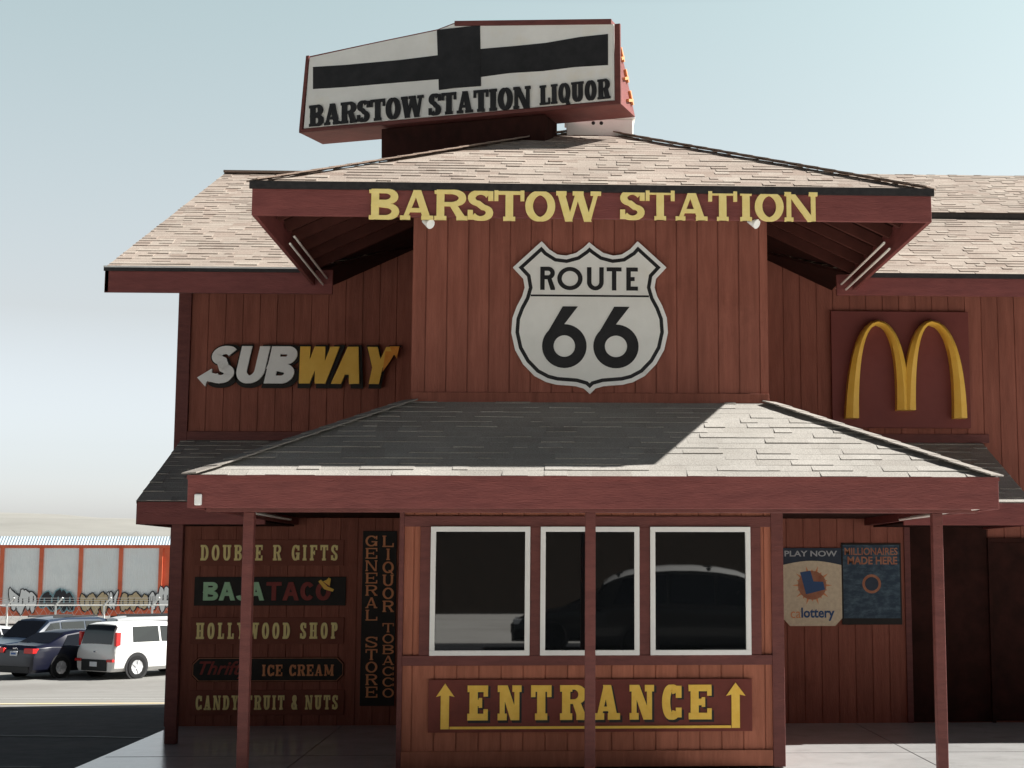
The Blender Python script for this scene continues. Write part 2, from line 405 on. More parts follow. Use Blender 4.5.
def print_text(root, body, x0, x1, z0, z1, y, m, name='lettering', bold=.0, shear=0, rot=0):
    """small printed words in the plain built-in face, fitted into a box"""
    cu = bpy.data.curves.new(name, 'FONT'); cu.body = body; cu.offset = bold; cu.extrude = .002; cu.resolution_u = 3; cu.shear = shear
    t = bpy.data.objects.new(name, cu); COL.objects.link(t)
    dg = bpy.context.evaluated_depsgraph_get(); me0 = t.evaluated_get(dg).to_mesh()
    vs = [v.co.copy() for v in me0.vertices]; fs = [tuple(p.vertices) for p in me0.polygons]
    t.evaluated_get(dg).to_mesh_clear(); bpy.data.objects.remove(t); bpy.data.curves.remove(cu)
    ax, bx = min(v.x for v in vs), max(v.x for v in vs); ay, by = min(v.y for v in vs), max(v.y for v in vs)
    mb = MB(); pts = []
    for v in vs:
        X = x0+(v.x-ax)/(bx-ax)*(x1-x0); Z = z0+(v.y-ay)/(by-ay)*(z1-z0)
        pts.append((X, y-v.z-.002, Z))
    mb.add(pts, fs)
    return mb.build(name, m, root, normals=False)

# ------------------------------------------------------------------ shingled roof planes
def roof_plane(name, parent, P, U, V, poly, course=.138, deck=.03, tab=.19, seed=1, m='shingle'):
    """P: corner on the eave; U along the eave; V up the slope (unit); poly: convex outline in (u, v), counter-clockwise"""
    rnd = random.Random(seed)
    U, V = Vector(U).normalized(), Vector(V).normalized(); Nn = U.cross(V).normalized(); P = Vector(P)
    bm = bmesh.new(); tone = bm.faces.layers.float.new('tone_f')
    us = [p[0] for p in poly]; vs_ = [p[1] for p in poly]
    off = world_loc(parent)
    def W(u, v, h): return P + U*u + V*v + Nn*h - off
    v = 0; k = 0
    while v+course < min(vs_): v += course
    while v < max(vs_):
        u = min(us) - rnd.random()*tab
        while u < max(us):
            w = tab*rnd.uniform(.35, 1.55)
            thick = rnd.random() < .48
            t = rnd.uniform(.009, .0135) if thick else rnd.uniform(.003, .0055)
            lo = v - (rnd.uniform(0, .006))
            c = .2*rnd.random()+.5*rnd.random()+.3*rnd.random() if not thick else .25+.75*rnd.random()
            if rnd.random() < .05: c *= .45
            a, b_, c_, d = W(u, lo, t), W(u+w, lo, t), W(u+w, v+course+.01, .003), W(u, v+course+.01, .003)
            a0, b0 = W(u, lo, 0), W(u+w, lo, 0); c0, d0 = W(u+w, v+course+.01, 0), W(u, v+course+.01, 0)
            q = [bm.verts.new(x) for x in (a, b_, c_, d, a0, b0, c0, d0)]
            for ids in ((0, 1, 2, 3), (4, 5, 1, 0), (5, 6, 2, 1), (7, 4, 0, 3)):
                f = bm.faces.new([q[i] for i in ids]); f[tone] = c if ids == (0, 1, 2, 3) else c*.8
            u += w
        v += course; k += 1
    n = len(poly)
    for i in range(n):
        a, b_ = poly[i], poly[(i+1) % n]
        if a[1] == b_[1] == 0: continue
        e = U*(b_[0]-a[0]) + V*(b_[1]-a[1]); out = e.cross(Nn)
        bmesh.ops.bisect_plane(bm, geom=bm.verts[:]+bm.edges[:]+bm.faces[:], plane_co=W(a[0], a[1], 0), plane_no=out, clear_outer=True)
    # the deck below
    top = [bm.verts.new(W(p[0], p[1], -.001)) for p in poly]; bot = [bm.verts.new(W(p[0], p[1], -deck)) for p in poly]
    f = bm.faces.new(top); f[tone] = .3
    f = bm.faces.new(bot[::-1]); f.material_index = 1
    for i in range(n):
        f = bm.faces.new([top[i], bot[i], bot[(i+1) % n], top[(i+1) % n]]); f.material_index = 1
    me = bpy.data.meshes.new(name)
    vals = [f[tone] for f in bm.faces]
    bm.to_mesh(me); bm.free()
    a_ = me.attributes.get('tone_f')
    if a_: me.attributes.remove(a_)
    at_ = me.attributes.new('tone', 'FLOAT', 'FACE'); at_.data.foreach_set('value', vals)
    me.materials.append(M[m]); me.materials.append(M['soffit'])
    o = bpy.data.objects.new(name, me); COL.objects.link(o); o.parent = parent
    return o

def siding(name, parent, x0, x1, z0, z1, Y, sp=.203, phase=.1, m=None):
    """grooved board siding facing -Y"""
    xs = []; x = x0+phase
    prof = [(x0, Y)]
    while x < x1-.02:
        prof += [(x-.006, Y), (x-.004, Y+.010), (x+.004, Y+.010), (x+.006, Y)]; x += sp
    prof += [(x1, Y)]
    mb = MB(); n = len(prof)
    mb.add([(a, b_, z0) for a, b_ in prof]+[(a, b_, z1) for a, b_ in prof], [(i, i+1, n+i+1, n+i) for i in range(n-1)])
    nb = n-1
    mb.add([(x0, Y, z0), (x0, Y+.1, z0), (x0, Y+.1, z1), (x0, Y, z1)], [(0, 3, 2, 1)])
    mb.add([(x1, Y, z0), (x1, Y+.1, z0), (x1, Y+.1, z1), (x1, Y, z1)], [(0, 1, 2, 3)])
    o = mb.build(name, m or M['siding'], parent, normals=False)
    rnd = random.Random(int(x0*1000)+int(z0*77)); vals = []; c = rnd.random()
    for i in range(nb):
        if i % 4 == 0: c = rnd.random()
        vals.append(c if i % 4 == 0 else c*.3)
    vals += [.5, .5]
    o.data.attributes.new('tone', 'FLOAT', 'FACE').data.foreach_set('value', vals)
    return o

def gable_siding(parent, X, y0, y1, z0, ztop0, ztop1, yr):
    mb = MB()
    mb.add([(X, y0, z0), (X, y1, z0), (X, y1, ztop1), (X, yr, ztop1), (X, y0, ztop0)], [(0, 1, 2, 3, 4)])
    return mb

# ================================================================== THE STATION BUILDING
ST = thing('station_building', 'reddish brown roadside station with shingled hip roofs, porch and three windows', 'building', (.4, 17.9, 0))
YW, YT, YB = 17.9, 14.40, 14.03           # long wall, tower wall, entrance bay
XL, XR = -4.41, 12.5
YE, ZE, SL = 16.5, 5.11, .450             # main eave depth, height, slope
YR = 22.25; ZR = ZE+SL*(YR-YE)
# --- walls
mw = siding('main_wall', ST, XL, XR, 0, 5.74, YW, phase=.12)
side = MB().add([(XL, YW, 0), (XL, 22.35, 0), (XL, 22.35, ZR-.1), (XL, YR, ZR-.08), (XL, YW, 5.72)], [(0, 4, 3, 2, 1)])
side.add([(XL, 22.35, 0), (XR, 22.35, 0), (XR, 22.35, ZR-.1), (XL, 22.35, ZR-.1)], [(0, 3, 2, 1)])
side.add([(XR, YW, 0), (XR, 22.35, 0), (XR, 22.35, ZR-.1), (XR, YR, ZR-.08), (XR, YW, 5.72)], [(0, 1, 2, 3, 4)])
side.build('end_wall', M['siding'], ST, normals=False)
box('corner_board', M['trim'], ST, XL-.03, XL+.12, YW-.035, YW+.1, 0, 5.5)
box('wall_band', M['trim'], ST, XL+.12, 5.3, YW-.03, YW-.001, 3.315, 3.42)
# tower (upper block) above the porch
tx0, tx1 = -1.345, 2.115
siding('tower_wall', ST, tx0, tx1, 3.2, 5.76, YT, phase=.13)
MB().box(tx0, tx0+.05, YT+.1, YW-.02, 2.5, 5.74).box(tx1-.05, tx1, YT+.1, YW-.02, 2.5, 5.74).build('tower_side_wall', M['siding'], ST)
box('tower_base_board', M['siding'], ST, tx0, tx1, YT-.022, YT-.001, 3.33, 3.50)
# entrance bay
bx0, bx1 = -1.36, 2.165
siding('bay_wall', ST, bx0+.015, bx1-.06, .02, 2.62, YB, phase=.09, m=M['baysiding_lit'])
MB().box(bx0+.01, bx0+.06, YB+.1, YW-.02, .0, 2.6).box(bx1-.06, bx1-.01, YB+.1, YW-.02, .0, 2.6).build('bay_side_wall', M['siding'], ST)
box('corner_board', M['trim'], ST, bx0-.03, bx0+.014, YB-.03, YB+.12, .012, 2.6)
box('corner_board', M['trim'], ST, bx1-.105, bx1+.008, YB-.03, YB+.12, .012, 2.6)
box('bay_base_board', M['baysiding_lit'], ST, bx0+.0145, bx1-.107, YB-.025, YB-.001, .02, .165)
# window surround: rails and stiles butt together
yt = YB-.032
Xa, Za = at(421, 516, YB); Xb, Zb = at(760, 527, YB); _, Zc = at(600, 655, YB); _, Zd = at(600, 665, YB)
box('window_rail', M['trim'], ST, bx0+.0145, bx1-.107, yt, YB-.001, Zb, Za)
box('window_rail', M['trim'], ST, bx0+.0145, bx1-.107, yt-.01, YB-.001, Zd, Zc)
wins = [(430.5, 530), (540.4, 639.2), (650, 750.2)]
wx = [(at(a, 590, YB)[0], at(b_, 590, YB)[0]) for a, b_ in wins]
edges = [Xa]+[v for w in wx for v in w]+[Xb]
for i in range(0, 8, 2):
    box('window_stile', M['trim'], ST, edges[i]+.0005, edges[i+1]-.0005, yt, YB-.001, Zc+.001, Zb-.001)
for a, b_ in wx:
    fw = .047
    pane = box('window', M['glass'], ST, a+.03, b_-.03, YB-.02, YB-.012, Zc+.03, Zb-.03, 0)
    f = MB()
    f.box(a, b_, YB-.055, YB-.002, Zb-fw, Zb); f.box(a, b_, YB-.055, YB-.002, Zc, Zc+fw)
    f.box(a, a+fw, YB-.054, YB-.002, Zc+fw, Zb-fw); f.box(b_-fw, b_, YB-.054, YB-.002, Zc+fw, Zb-fw)
    f.build('frame', M['white'], pane, .003)
# --- dark doorway wing on the wall beyond the posters
xd = at(905, 600, YW)[0]
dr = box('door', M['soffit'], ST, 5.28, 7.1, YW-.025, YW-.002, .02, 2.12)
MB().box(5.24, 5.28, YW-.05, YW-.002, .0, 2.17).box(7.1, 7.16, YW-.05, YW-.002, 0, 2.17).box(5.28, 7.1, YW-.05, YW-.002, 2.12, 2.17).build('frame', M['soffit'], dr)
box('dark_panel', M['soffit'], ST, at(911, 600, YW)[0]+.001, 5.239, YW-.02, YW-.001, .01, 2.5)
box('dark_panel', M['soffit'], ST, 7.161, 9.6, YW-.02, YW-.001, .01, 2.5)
MB().tube((6.12, YW-.06, .9), (6.12, YW-.06, 1.15), .012).build('handle', M['chrome'], dr)
box('trim_strip', M['trim'], ST, at(905, 600, YW)[0], at(911, 600, YW)[0], YW-.02, YW-.001, 0, 2.5)

# --- main roof: front slope, ridge, short back slope, raised upper layer
Vm = Vector((0, 1, SL)).normalized(); lm = math.hypot(YR-YE, ZR-ZE)
XE = -4.905
vw = (17.95-YE)*math.hypot(1, SL); xo = lambda x: x-XE
mr = roof_plane('main_roof', ST, (XE, YE, ZE), (1, 0, 0), Vm, [(0, 0), (xo(-2.66), 0), (xo(-1.45), vw), (xo(-1.45), lm), (0, lm)], seed=3)
roof_plane('main_roof', ST, (XE, YE, ZE), (1, 0, 0), Vm, [(xo(-1.45), vw), (xo(2.22), vw), (xo(2.22), lm), (xo(-1.45), lm)], seed=13)
roof_plane('main_roof', ST, (XE, YE, ZE), (1, 0, 0), Vm, [(xo(3.43), 0), (XR+.4-XE, 0), (XR+.4-XE, lm), (xo(2.22), lm), (xo(2.22), vw)], seed=14)
rb = MB(); zb = ZR-.02
rb.add([(XE, YR, ZR), (XR+.4, YR, ZR), (XR+.4, YR+.35, ZR-.25), (XE, YR+.35, ZR-.25)], [(0, 1, 2, 3)])
rb.box(XE, XR+.4, YR-.14, YR+.10, ZR-.02, ZR+.012)
rb.build('ridge_cap', M['shingle'], mr)
Y2 = 19.5; d2 = math.hypot(1, SL)*(Y2-YE)
nrm = Vector((0, -SL, 1)).normalized()
P2 = Vector((4.15, Y2, ZE+SL*(Y2-YE)))+nrm*.09
roof_plane('upper_roof_layer', ST, P2, (1, 0, 0), Vm, [(0, 0), (XR+.4-4.15, 0), (XR+.4-4.15, lm-d2+.05), (0, lm-d2+.05)], seed=4, deck=.05)
ub = MB(); a = P2-nrm*.09
ub.add([P2+Vector((0, -.012, 0))-nrm*.012, P2+Vector((XR+.4-4.15, -.012, 0))-nrm*.012, a+Vector((XR+.4-4.15, -.012, 0)), a+Vector((0, -.012, 0))], [(0, 1, 2, 3)])
ub.box(4.15, 4.42, Y2-.05, Y2-.015, P2.z-.17, P2.z-.01)
ub.build('layer_edge', M['drip'], mr)
# fascia boards
fm = MB().box(XE, -2.42, YE-.03, YE+.01, 4.825, ZE-.015); fm.build('fascia', M['fascia'], mr, .004)
fm = MB().box(3.2, XR+.4, YE-.03, YE+.01, 4.86, ZE-.015); fm.build('fascia', M['fascia'], mr, .004)
MB().box(XE-.01, -2.75, YE-.05, YE-.031, ZE-.05, ZE+.004).build('drip_edge', M['drip'], mr)
MB().box(3.52, XR+.4, YE-.05, YE-.031, ZE-.05, ZE+.004).build('drip_edge', M['drip'], mr)
MB().box(XE-.012, -2.75, YE-.056, YE-.0505, ZE-.012, ZE+.006).build('drip_flashing', M['polewhite'], mr)
# rake board along the gable end and boxed soffit
rk = MB(); o1 = Vector((0, YE-.03, ZE-.03)); o2 = Vector((0, YR, ZR-.03))
rk.add([Vector((XE, *o1.yz)), Vector((XE, *o2.yz)), Vector((XE, o2.y, o2.z-.26)), Vector((XE, o1.y, o1.z-.26)),
        Vector((XE+.04, *o1.yz)), Vector((XE+.04, *o2.yz)), Vector((XE+.04, o2.y, o2.z-.26)), Vector((XE+.04, o1.y, o1.z-.26))],
       [(0, 1, 2, 3), (7, 6, 5, 4), (0, 3, 7, 4), (1, 5, 6, 2), (0, 4, 5, 1), (3, 2, 6, 7)])
rk.build('rake_board', M['fascia'], mr)
for q in range(30):
    x = XE+.5+q*.6
    if -2.7 < x < 3.5: continue
    MB().bar((x, YE+.03, ZE-.085), (x, YW-.01, ZE-.085+SL*(YW-.04-YE)), .045, .10).build('rafter', M['rafter'], mr)

# --- tower roof (hip)
ex0, ex1, ey, ez = -2.655, 3.425, 13.1, 5.205
hw = (ex1-ex0)/2; xc = (ex0+ex1)/2; zap = 6.63; ts = (zap-ez)/hw; yap = ey+hw
lf = math.hypot(hw, zap-ez)
tr = roof_plane('tower_roof', ST, (ex0, ey, ez), (1, 0, 0), (0, hw, zap-ez), [(0, 0), (2*hw, 0), (hw, lf)], seed=5)
yb = 20.2
roof_plane('tower_roof', ST, (ex0, yb, ez), (0, -1, 0), (hw, 0, zap-ez), [(0, 0), (yb-ey, 0), (yb-yap, lf), (0, lf)], seed=6)
roof_plane('tower_roof', ST, (ex1, ey, ez), (0, 1, 0), (-hw, 0, zap-ez), [(0, 0), (yb-ey, 0), (yb-ey, lf), (hw, lf)], seed=7)
hp = MB()
for p, q in (((ex0, ey, ez), (xc, yap, zap)), ((ex1, ey, ez), (xc, yap, zap)), ((xc, yap, zap), (xc, yb, zap))):
    p, q = Vector(p)+Vector((0, 0, .022)), Vector(q)+Vector((0, 0, .022))
    nseg = int((q-p).length/.2)
    for i in range(nseg):
        a, b_ = p.lerp(q, i/nseg), p.lerp(q, (i+1.25)/nseg)
        hp.bar(a+Vector((0, 0, .006)), b_, .17, .012)
hp.build('hip_cap', M['shingle'], tr)
fz0, fz1 = 4.912, ez-.035
MB().box(ex0+.01, ex1-.01, ey-.02, ey+.02, fz0, fz1).build('fascia', M['fascia'], tr, .004)
MB().box(ex0-.012, ex1+.012, ey-.045, ey-.021, fz1-.022, ez+.012).build('drip_edge', M['drip'], tr)
for xa, xb in ((ex0+.01, ex0+.05), (ex1-.05, ex1-.01)):
    MB().box(xa, xb, ey+.021, YE-.06, fz0, fz1+.01).build('fascia', M['fascia'], tr, .004)
MB().box(ex0-.01, ex0+.009, ey-.02, YE-.06, fz1, ez+.01).build('drip_edge', M['drip'], tr)
MB().box(ex1-.009, ex1+.01, ey-.02, YE-.06, fz1, ez+.01).build('drip_edge', M['drip'], tr)
for s in (-1, 1):                          # rafters under the two side overhangs and lookouts under the front one
    xe = ex0+.06 if s < 0 else ex1-.06; xw = tx0 if s < 0 else tx1
    y = 13.55
    while y < 16.6:
        reach = min(abs(xw-xe), y-ey-.12); xi = xe-s*reach
        MB().bar((xe, y, ez-.085), (xi, y, ez-.085+reach*ts), .045, .11).build('rafter', M['rafter'], tr)
        y += .46
for i in range(6):
    x = tx0+.1+i*(tx1-tx0-.2)/5
    MB().bar((x, ey+.06, ez-.09), (x, YT, ez-.09+(YT-ey-.06)*ts), .045, .11).build('rafter', M['rafter'], tr)
# tubes of light along the inside of the side eaves
for xx, zz in ((ex0+.13, 4.93), (ex0+.17, 5.0)):
    MB().tube((xx, 14.35, zz), (xx, 16.6, zz), .011).build('tube_light', M['tube'], ST, smooth=40)
for xx, zz in ((ex1-.12, 4.925), (ex1-.17, 4.985)):
    MB().tube((xx, 14.3, zz), (xx, 16.75, zz), .0125).build('tube_light', M['tube'], ST, smooth=40)

# --- porch roof (hip against the tower)
px0, px1, py0, pz = -2.985, 3.78, 12.54, 2.582
pzt = 3.41; lp = math.hypot(YT-py0, pzt-pz)
pr = roof_plane('porch_roof', ST, (px0, py0, pz), (1, 0, 0), (0, YT-py0, pzt-pz), [(0, 0), (px1-px0, 0), (tx1-px0, lp), (tx0-px0, lp)], seed=8, tab=.25, course=.142, m='paleshingle')
for s in (-1, 1):
    xe, xw = (px0, tx0) if s < 0 else (px1, tx1)
    run = abs(xw-xe); ls = math.hypot(run, pzt-pz)
    if s < 0: roof_plane('porch_roof', ST, (xe, YW, pz), (0, -1, 0), (run, 0, pzt-pz), [(0, 0), (YW-py0, 0), (YW-YT, ls), (0, ls)], seed=9, m='paleshingle')
    else: roof_plane('porch_roof', ST, (xe, py0, pz), (0, 1, 0), (-run, 0, pzt-pz), [(0, 0), (YW-py0, 0), (YW-py0, ls), (YT-py0, ls)], seed=10, m='paleshingle')
for xe, xw in ((px0, tx0), (px1, tx1)):
    hp = MB(); p, q = Vector((xe, py0, pz+.014)), Vector((xw, YT, pzt+.014))
    for i in range(12):
        a, b_ = p.lerp(q, i/12), p.lerp(q, min((i+1.2)/12, 1))
        hp.bar(a+Vector((0, 0, .008)), b_, .20, .012)
    hp.build('hip_cap', M['paleshingle'], pr)
MB().box(px0, px1, py0-.025, py0+.015, 2.316, pz-.006).build('fascia', M['fascia'], pr, .004)
for xa, xb in ((px0, px0+.04), (px1-.04, px1)):
    MB().box(xa, xb, py0+.016, YW-.1, 2.316, pz-.012).build('fascia', M['fascia'], pr, .004)
MB().box(px0-.006, px1+.006, py0-.036, py0-.0255, pz-.03, pz+.004).build('drip_edge', M['fascia'], pr)
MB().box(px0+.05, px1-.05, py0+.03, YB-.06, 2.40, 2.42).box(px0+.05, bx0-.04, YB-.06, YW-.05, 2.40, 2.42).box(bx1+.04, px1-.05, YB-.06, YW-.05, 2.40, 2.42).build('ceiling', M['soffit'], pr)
MB().box(px0+.05, px1-.05, 12.98, 13.10, 2.30, 2.40).build('beam', M['trim'], pr, .004)
box('junction_box', M['white'], ST, *[at(195.5, 500, py0)[0], at(203, 500, py0)[0]], py0-.055, py0-.026, at(199, 505.5, py0)[1], at(199, 494, py0)[1], .012)
for xx, zz, y0, y1 in ((px0+.10, 2.36, 13.2, 16.3), (px0+.15, 2.345, 14.6, 16.6), (px1-.10, 2.335, 12.75, 15.2), (px1-.15, 2.32, 13.9, 15.5)):
    MB().tube((xx, y0, zz), (xx, y1, zz), .013).build('tube_light', M['tube'], ST, smooth=40)
# porch posts
for xx in (-2.575, .347, 3.377):
    o = box('post', M['trim'], ST, xx-.045, xx+.045, 12.995, 13.085, .012, 2.30, .006)
    MB().box(xx-.07, xx+.07, 12.97, 13.11, .001, .012).build('post_foot', M['rust'], o)

# --- skirt roofs over the long wall, either side of the tower
sz, sy = 2.52, 16.06; szt = 3.315; lsk = math.hypot(YW-sy, szt-sz)
for xa, xb, sd in ((XL+.05, px0+.9, 11), (px1-.8, 5.22, 12)):
    sk = roof_plane('skirt_roof', ST, (xa, sy, sz), (1, 0, 0), (0, YW-sy, szt-sz), [(0, 0), (xb-xa, 0), (xb-xa, lsk), (0, lsk)], seed=sd, m='paleshingle')
    fa, fb = (xa+.02, px0-.02) if sd == 11 else (px1+.02, xb+.01)
    MB().box(fa, fb, sy-.02, sy+.02, 2.275, sz-.01).build('fascia', M['fascia'], sk, .004)
    xs_ = xa if sd == 11 else xb
    e = MB(); w = .03 if sd == 11 else -.03
    P4 = [(sy+.021, sz-.012), (YW-.04, szt-.02), (YW-.04, 2.275), (sy+.021, 2.275)]
    e.add([(xs_, a, b_) for a, b_ in P4]+[(xs_+w, a, b_) for a, b_ in P4], [(0, 1, 2, 3), (7, 6, 5, 4), (0, 3, 7, 4), (1, 5, 6, 2), (0, 4, 5, 1), (3, 2, 6, 7)])
    e.build('end_board', M['fascia'], sk)
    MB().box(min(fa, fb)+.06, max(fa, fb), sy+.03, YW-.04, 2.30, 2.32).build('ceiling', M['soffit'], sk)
box('post', M['trim'], ST, -3.99, -3.87, 16.1, 16.2, .004, 2.30, .006)

# ================================================================== SIGNS
# fascia letters
yf = ey-.021
s = thing('letter_sign', 'large yellow slab serif letters mounted along the upper tower fascia', 'sign', (.4, yf, 4.9))
xa, za = at(369, 219.5, yf); xb, zb = at(601, 192, yf)
write(s, 'BARSTOW', xa, xb, za, zb, yf, .022, M['yellow'], gap=.03, S=.25, T=.13, H=.13, e=.07, slope=-.001)
xa2, za2 = at(620, 220, yf); xb2, zb2 = at(817, 193, yf)
write(s, 'STATION', xa2, xb2, za2, zb2, yf, .022, M['yellow'], gap=.03, S=.25, T=.13, H=.13, e=.07)

# entrance sign
yp = YB-.026
xa, za = at(428, 732.5, yp); xb, zb = at(751.5, 678.5, yp)
s = thing('entrance_sign', 'long dark red board with gold letters and arrows below the windows', 'sign', ((xa+xb)/2, yp, za))
MB().box(xa, xb, yp-.022, yp-.0005, za, zb).build('board', M['entrancered'], s, .003)
yl = yp-.0225
sp = [(467.5, 488), (497.7, 521.5), (531, 551.5), (560, 587), (594, 620), (629.5, 654), (662, 681.5), (688.5, 711.5)]
zz0, zz1 = at(590, 719.8, yl)[1], at(590, 685, yl)[1]
spx = [(at(a, 700, yl)[0], at(b_, 700, yl)[0]) for a, b_ in sp]
write(s, 'ENTRANCE', spx[0][0], spx[-1][1], zz0, zz1, yl, .006, M['gold'], spots=spx, S=.24, T=.13, H=.19, e=.06, edge=(M['black'], .014, -.016, .05))
for pxs in ((436, 445, 454.5), (726, 735.5, 745.5)):
    l, c, r = [at(p, 700, yl)[0] for p in pxs]; zt = at(590, 683, yl)[1]; zs = at(590, 695, yl)[1]; zbm = at(590, 728.5, yl)[1]; hwid = .038
    MB().prism([(c-hwid, zbm), (c+hwid, zbm), (c+hwid, zs), (r, zs-.012), (c, zt), (l, zs-.012), (c-hwid, zs)], yl-.010, yl).build('arrow', M['gold'], s)
x0, x1 = at(449.5, 727, yl)[0], at(731, 727, yl)[0]
MB().box(x0, x1, yl-.010, yl-.0002, at(590, 728.5, yl)[1], at(590, 726, yl)[1]).build('underline', M['gold'], s)

# highway shield
ys = YT-.03
half = [(512, 577), (530, 560), (600, 553), (650, 541), (692, 500), (716, 450), (722, 400), (715, 360), (694, 315), (684, 288), (690, 262), (718, 235), (640, 165), (618, 186), (596, 200), (574, 203), (548, 196), (528, 182)]
half = [(512, 577), (527, 562), (548, 556), (600, 552), (628, 545), (660, 528), (690, 497), (712, 458), (722, 412), (719, 372), (707, 340), (693, 314), (686, 290), (690, 266), (718, 236), (640, 165), (620, 187), (598, 201), (574, 204), (548, 197), (528, 183), (510, 168)]
ring = half+[(1022-x, y) for x, y in half[::-1] if 2 < abs(x-511)]
def smooth_closed(p): return p
poly = [at(400+x/2.695, 180+y/2.695, ys) for x, y in ring]
cxm, czm = at(400+511/2.695, 180+375/2.695, ys)
s = thing('highway_shield_sign', 'big white highway shield sign with black border on the tower wall', 'sign', (cxm, ys, czm-.6))
MB().prism(poly, ys-.012, ys+.012).build('backplate', M['white'], s, .003)
def inset(p, d):
    n = len(p); out = []
    for i in range(n):
        a, b_, c = Vector(p[i-1]), Vector(p[i]), Vector(p[(i+1) % n])
        e1, e2 = (b_-a).normalized(), (c-b_).normalized(); n1, n2 = Vector((-e1.y, e1.x)), Vector((-e2.y, e2.x))
        m_ = (n1+n2).normalized(); k = d/max(m_.dot(n1), .6); out.append(tuple(b_+m_*k))
    return out
b1, b2 = inset(poly, .040), inset(poly, .075)
MB().prism(b1, ys-.0155, ys-.0125).build('border', M['black'], s)
MB().prism(b2, ys-.0185, ys-.0156).build('face', M['shieldwhite'], s)
yl = ys-.019
xa, zl = at(400+352/2.695, 180+311/2.695, yl); xb, _ = at(400+671/2.695, 180+311/2.695, yl)
MB().box(xa, xb, yl-.002, yl, zl-.009, zl+.009).build('divider', M['black'], s)
sp = [(378, 418), (424, 492), (504, 549), (557, 597), (610, 641)]
spx = [(at(400+a/2.695, 275, yl)[0], at(400+b_/2.695, 275, yl)[0]) for a, b_ in sp]
write(s, 'ROUTE', spx[0][0], spx[-1][1], at(580, 180+297/2.695, yl)[1], at(580, 180+235/2.695, yl)[1], yl, .004, M['black'], spots=spx, S=.19, T=.17, H=.17, e=0, serif=False)
sp = [(383, 503), (521, 643)]
spx = [(at(400+a/2.695, 335, yl)[0], at(400+b_/2.695, 335, yl)[0]) for a, b_ in sp]
WID['6'] = .72
write(s, '66', spx[0][0], spx[-1][1], at(580, 180+507/2.695, yl)[1], at(580, 180+341/2.695, yl)[1], yl, .004, M['black'], spots=spx, S=.185, T=.18, H=.17, e=0, serif=False)

# slanted white and yellow letters on the siding
yl = YW-.05
z0, z1 = at(300, 384, yl)[1], at(300, 347, yl)[1]; h = z1-z0
x0, x1, x2 = at(207, 365, yl)[0], at(293, 365, yl)[0], at(389, 365, yl)[0]
s = thing('slanted_letter_sign', 'slanted white and yellow letters with arrow tips on dark backing', 'sign', ((x0+x2)/2, yl, z0))
st = dict(S=.27, T=.21, H=.2, e=0, serif=False)
ed = (M['signblack'], .014, -.014, .17)
W0 = dict(WID); WID.update(S=.72, U=.78, B=.78, W=1.12, A=.84, Y=.86)
write(s, 'SUB', x0, x1, z0, z1, yl, .05, M['white'], gap=.05, shear=.2, edge=ed, **st)
write(s, 'WAY', x1+.012, x2, z0, z1, yl, .05, M['archgold'], gap=.0, shear=.2, edge=ed, **st)
WID.update(W0)
P = [at(a, b_, yl) for a, b_ in ((198, 378), (213, 369), (212.5, 373), (222, 376), (220, 384), (208, 381.5), (206, 387))]
MB().prism(P[::-1], yl-.051, yl).build('arrow_tip', M['white'], s)
P = [at(a, b_, yl) for a, b_ in ((386, 352), (392, 352), (390, 347), (400, 347), (397, 359), (394.5, 355), (389, 364), (383, 372))]
MB().prism(P[::-1], yl-.056, yl).build('arrow_tip', M['orange'], s)

# yellow double arch on its red panel
yl = YW-.06
xa, za = at(832.8, 427.5, yl); xb, zb = at(968, 312, yl)
s = thing('double_arch_sign', 'golden double arch on dark red panel mounted on the upper siding', 'sign', ((xa+xb)/2, yl, za))
MB().box(xa, xb, yl, YW-.002, za, zb).build('panel', M['panelred'], s, .004)
def arch(lx, ly, mx, my, rx, ry, lift):
    # centre line in photo measurements, swept to a rounded solid
    n = 26; path = []
    for i in range(n+1):
        t = -1+2*i/n
        yb_ = ly if t < 0 else ry; xs_ = lx if t < 0 else rx
        q = abs(t)
        x = mx+(xs_-mx)*(q**.62)*(1 if q < 1 else 1)
        x = mx+(xs_-mx)*(1-(1-q)**1.75)**.72
        y = my+(yb_-my)*(q**2.15*.55+q**1.2*.45)
        path.append((x, y))
    pts = [at(x, y, yl) for x, y in path]
    def wf(dx, dz, t):
        q = abs(2*t-1); return .055+.105*q**1.1
    _, Lp, Rp, _c = stroke(pts, wf)
    Lp[0], Rp[0] = (Lp[0][0], pts[0][1]), (Rp[0][0], pts[0][1]); Lp[-1], Rp[-1] = (Lp[-1][0], pts[-1][1]), (Rp[-1][0], pts[-1][1])
    mb = MB(); yf_, yr_ = yl-.16-lift, yl-.14-lift; m_ = len(pts); vs = []
    for i in range(m_):
        l, r, c = Lp[i], Rp[i], pts[i]
        vs += [(l[0], yl-.001, l[1]), (l[0], yr_+.02, l[1]), (c[0], yf_, c[1]-.0), (r[0], yr_+.02, r[1]), (r[0], yl-.001, r[1])]
    fs = [(i*5+j, i*5+j+1, i*5+5+j+1, i*5+5+j) for i in range(m_-1) for j in range(4)]
    fs += [tuple(range(5)), tuple(range(5*m_-5, 5*m_))]
    mb.add(vs, fs)
    mb.build('arch', M['archgold'], s, smooth=50)
arch(850.5, 419, 875.5, 323.5, 901.5, 411, 0)
arch(907, 411, 928.5, 323.5, 958, 419, .004)

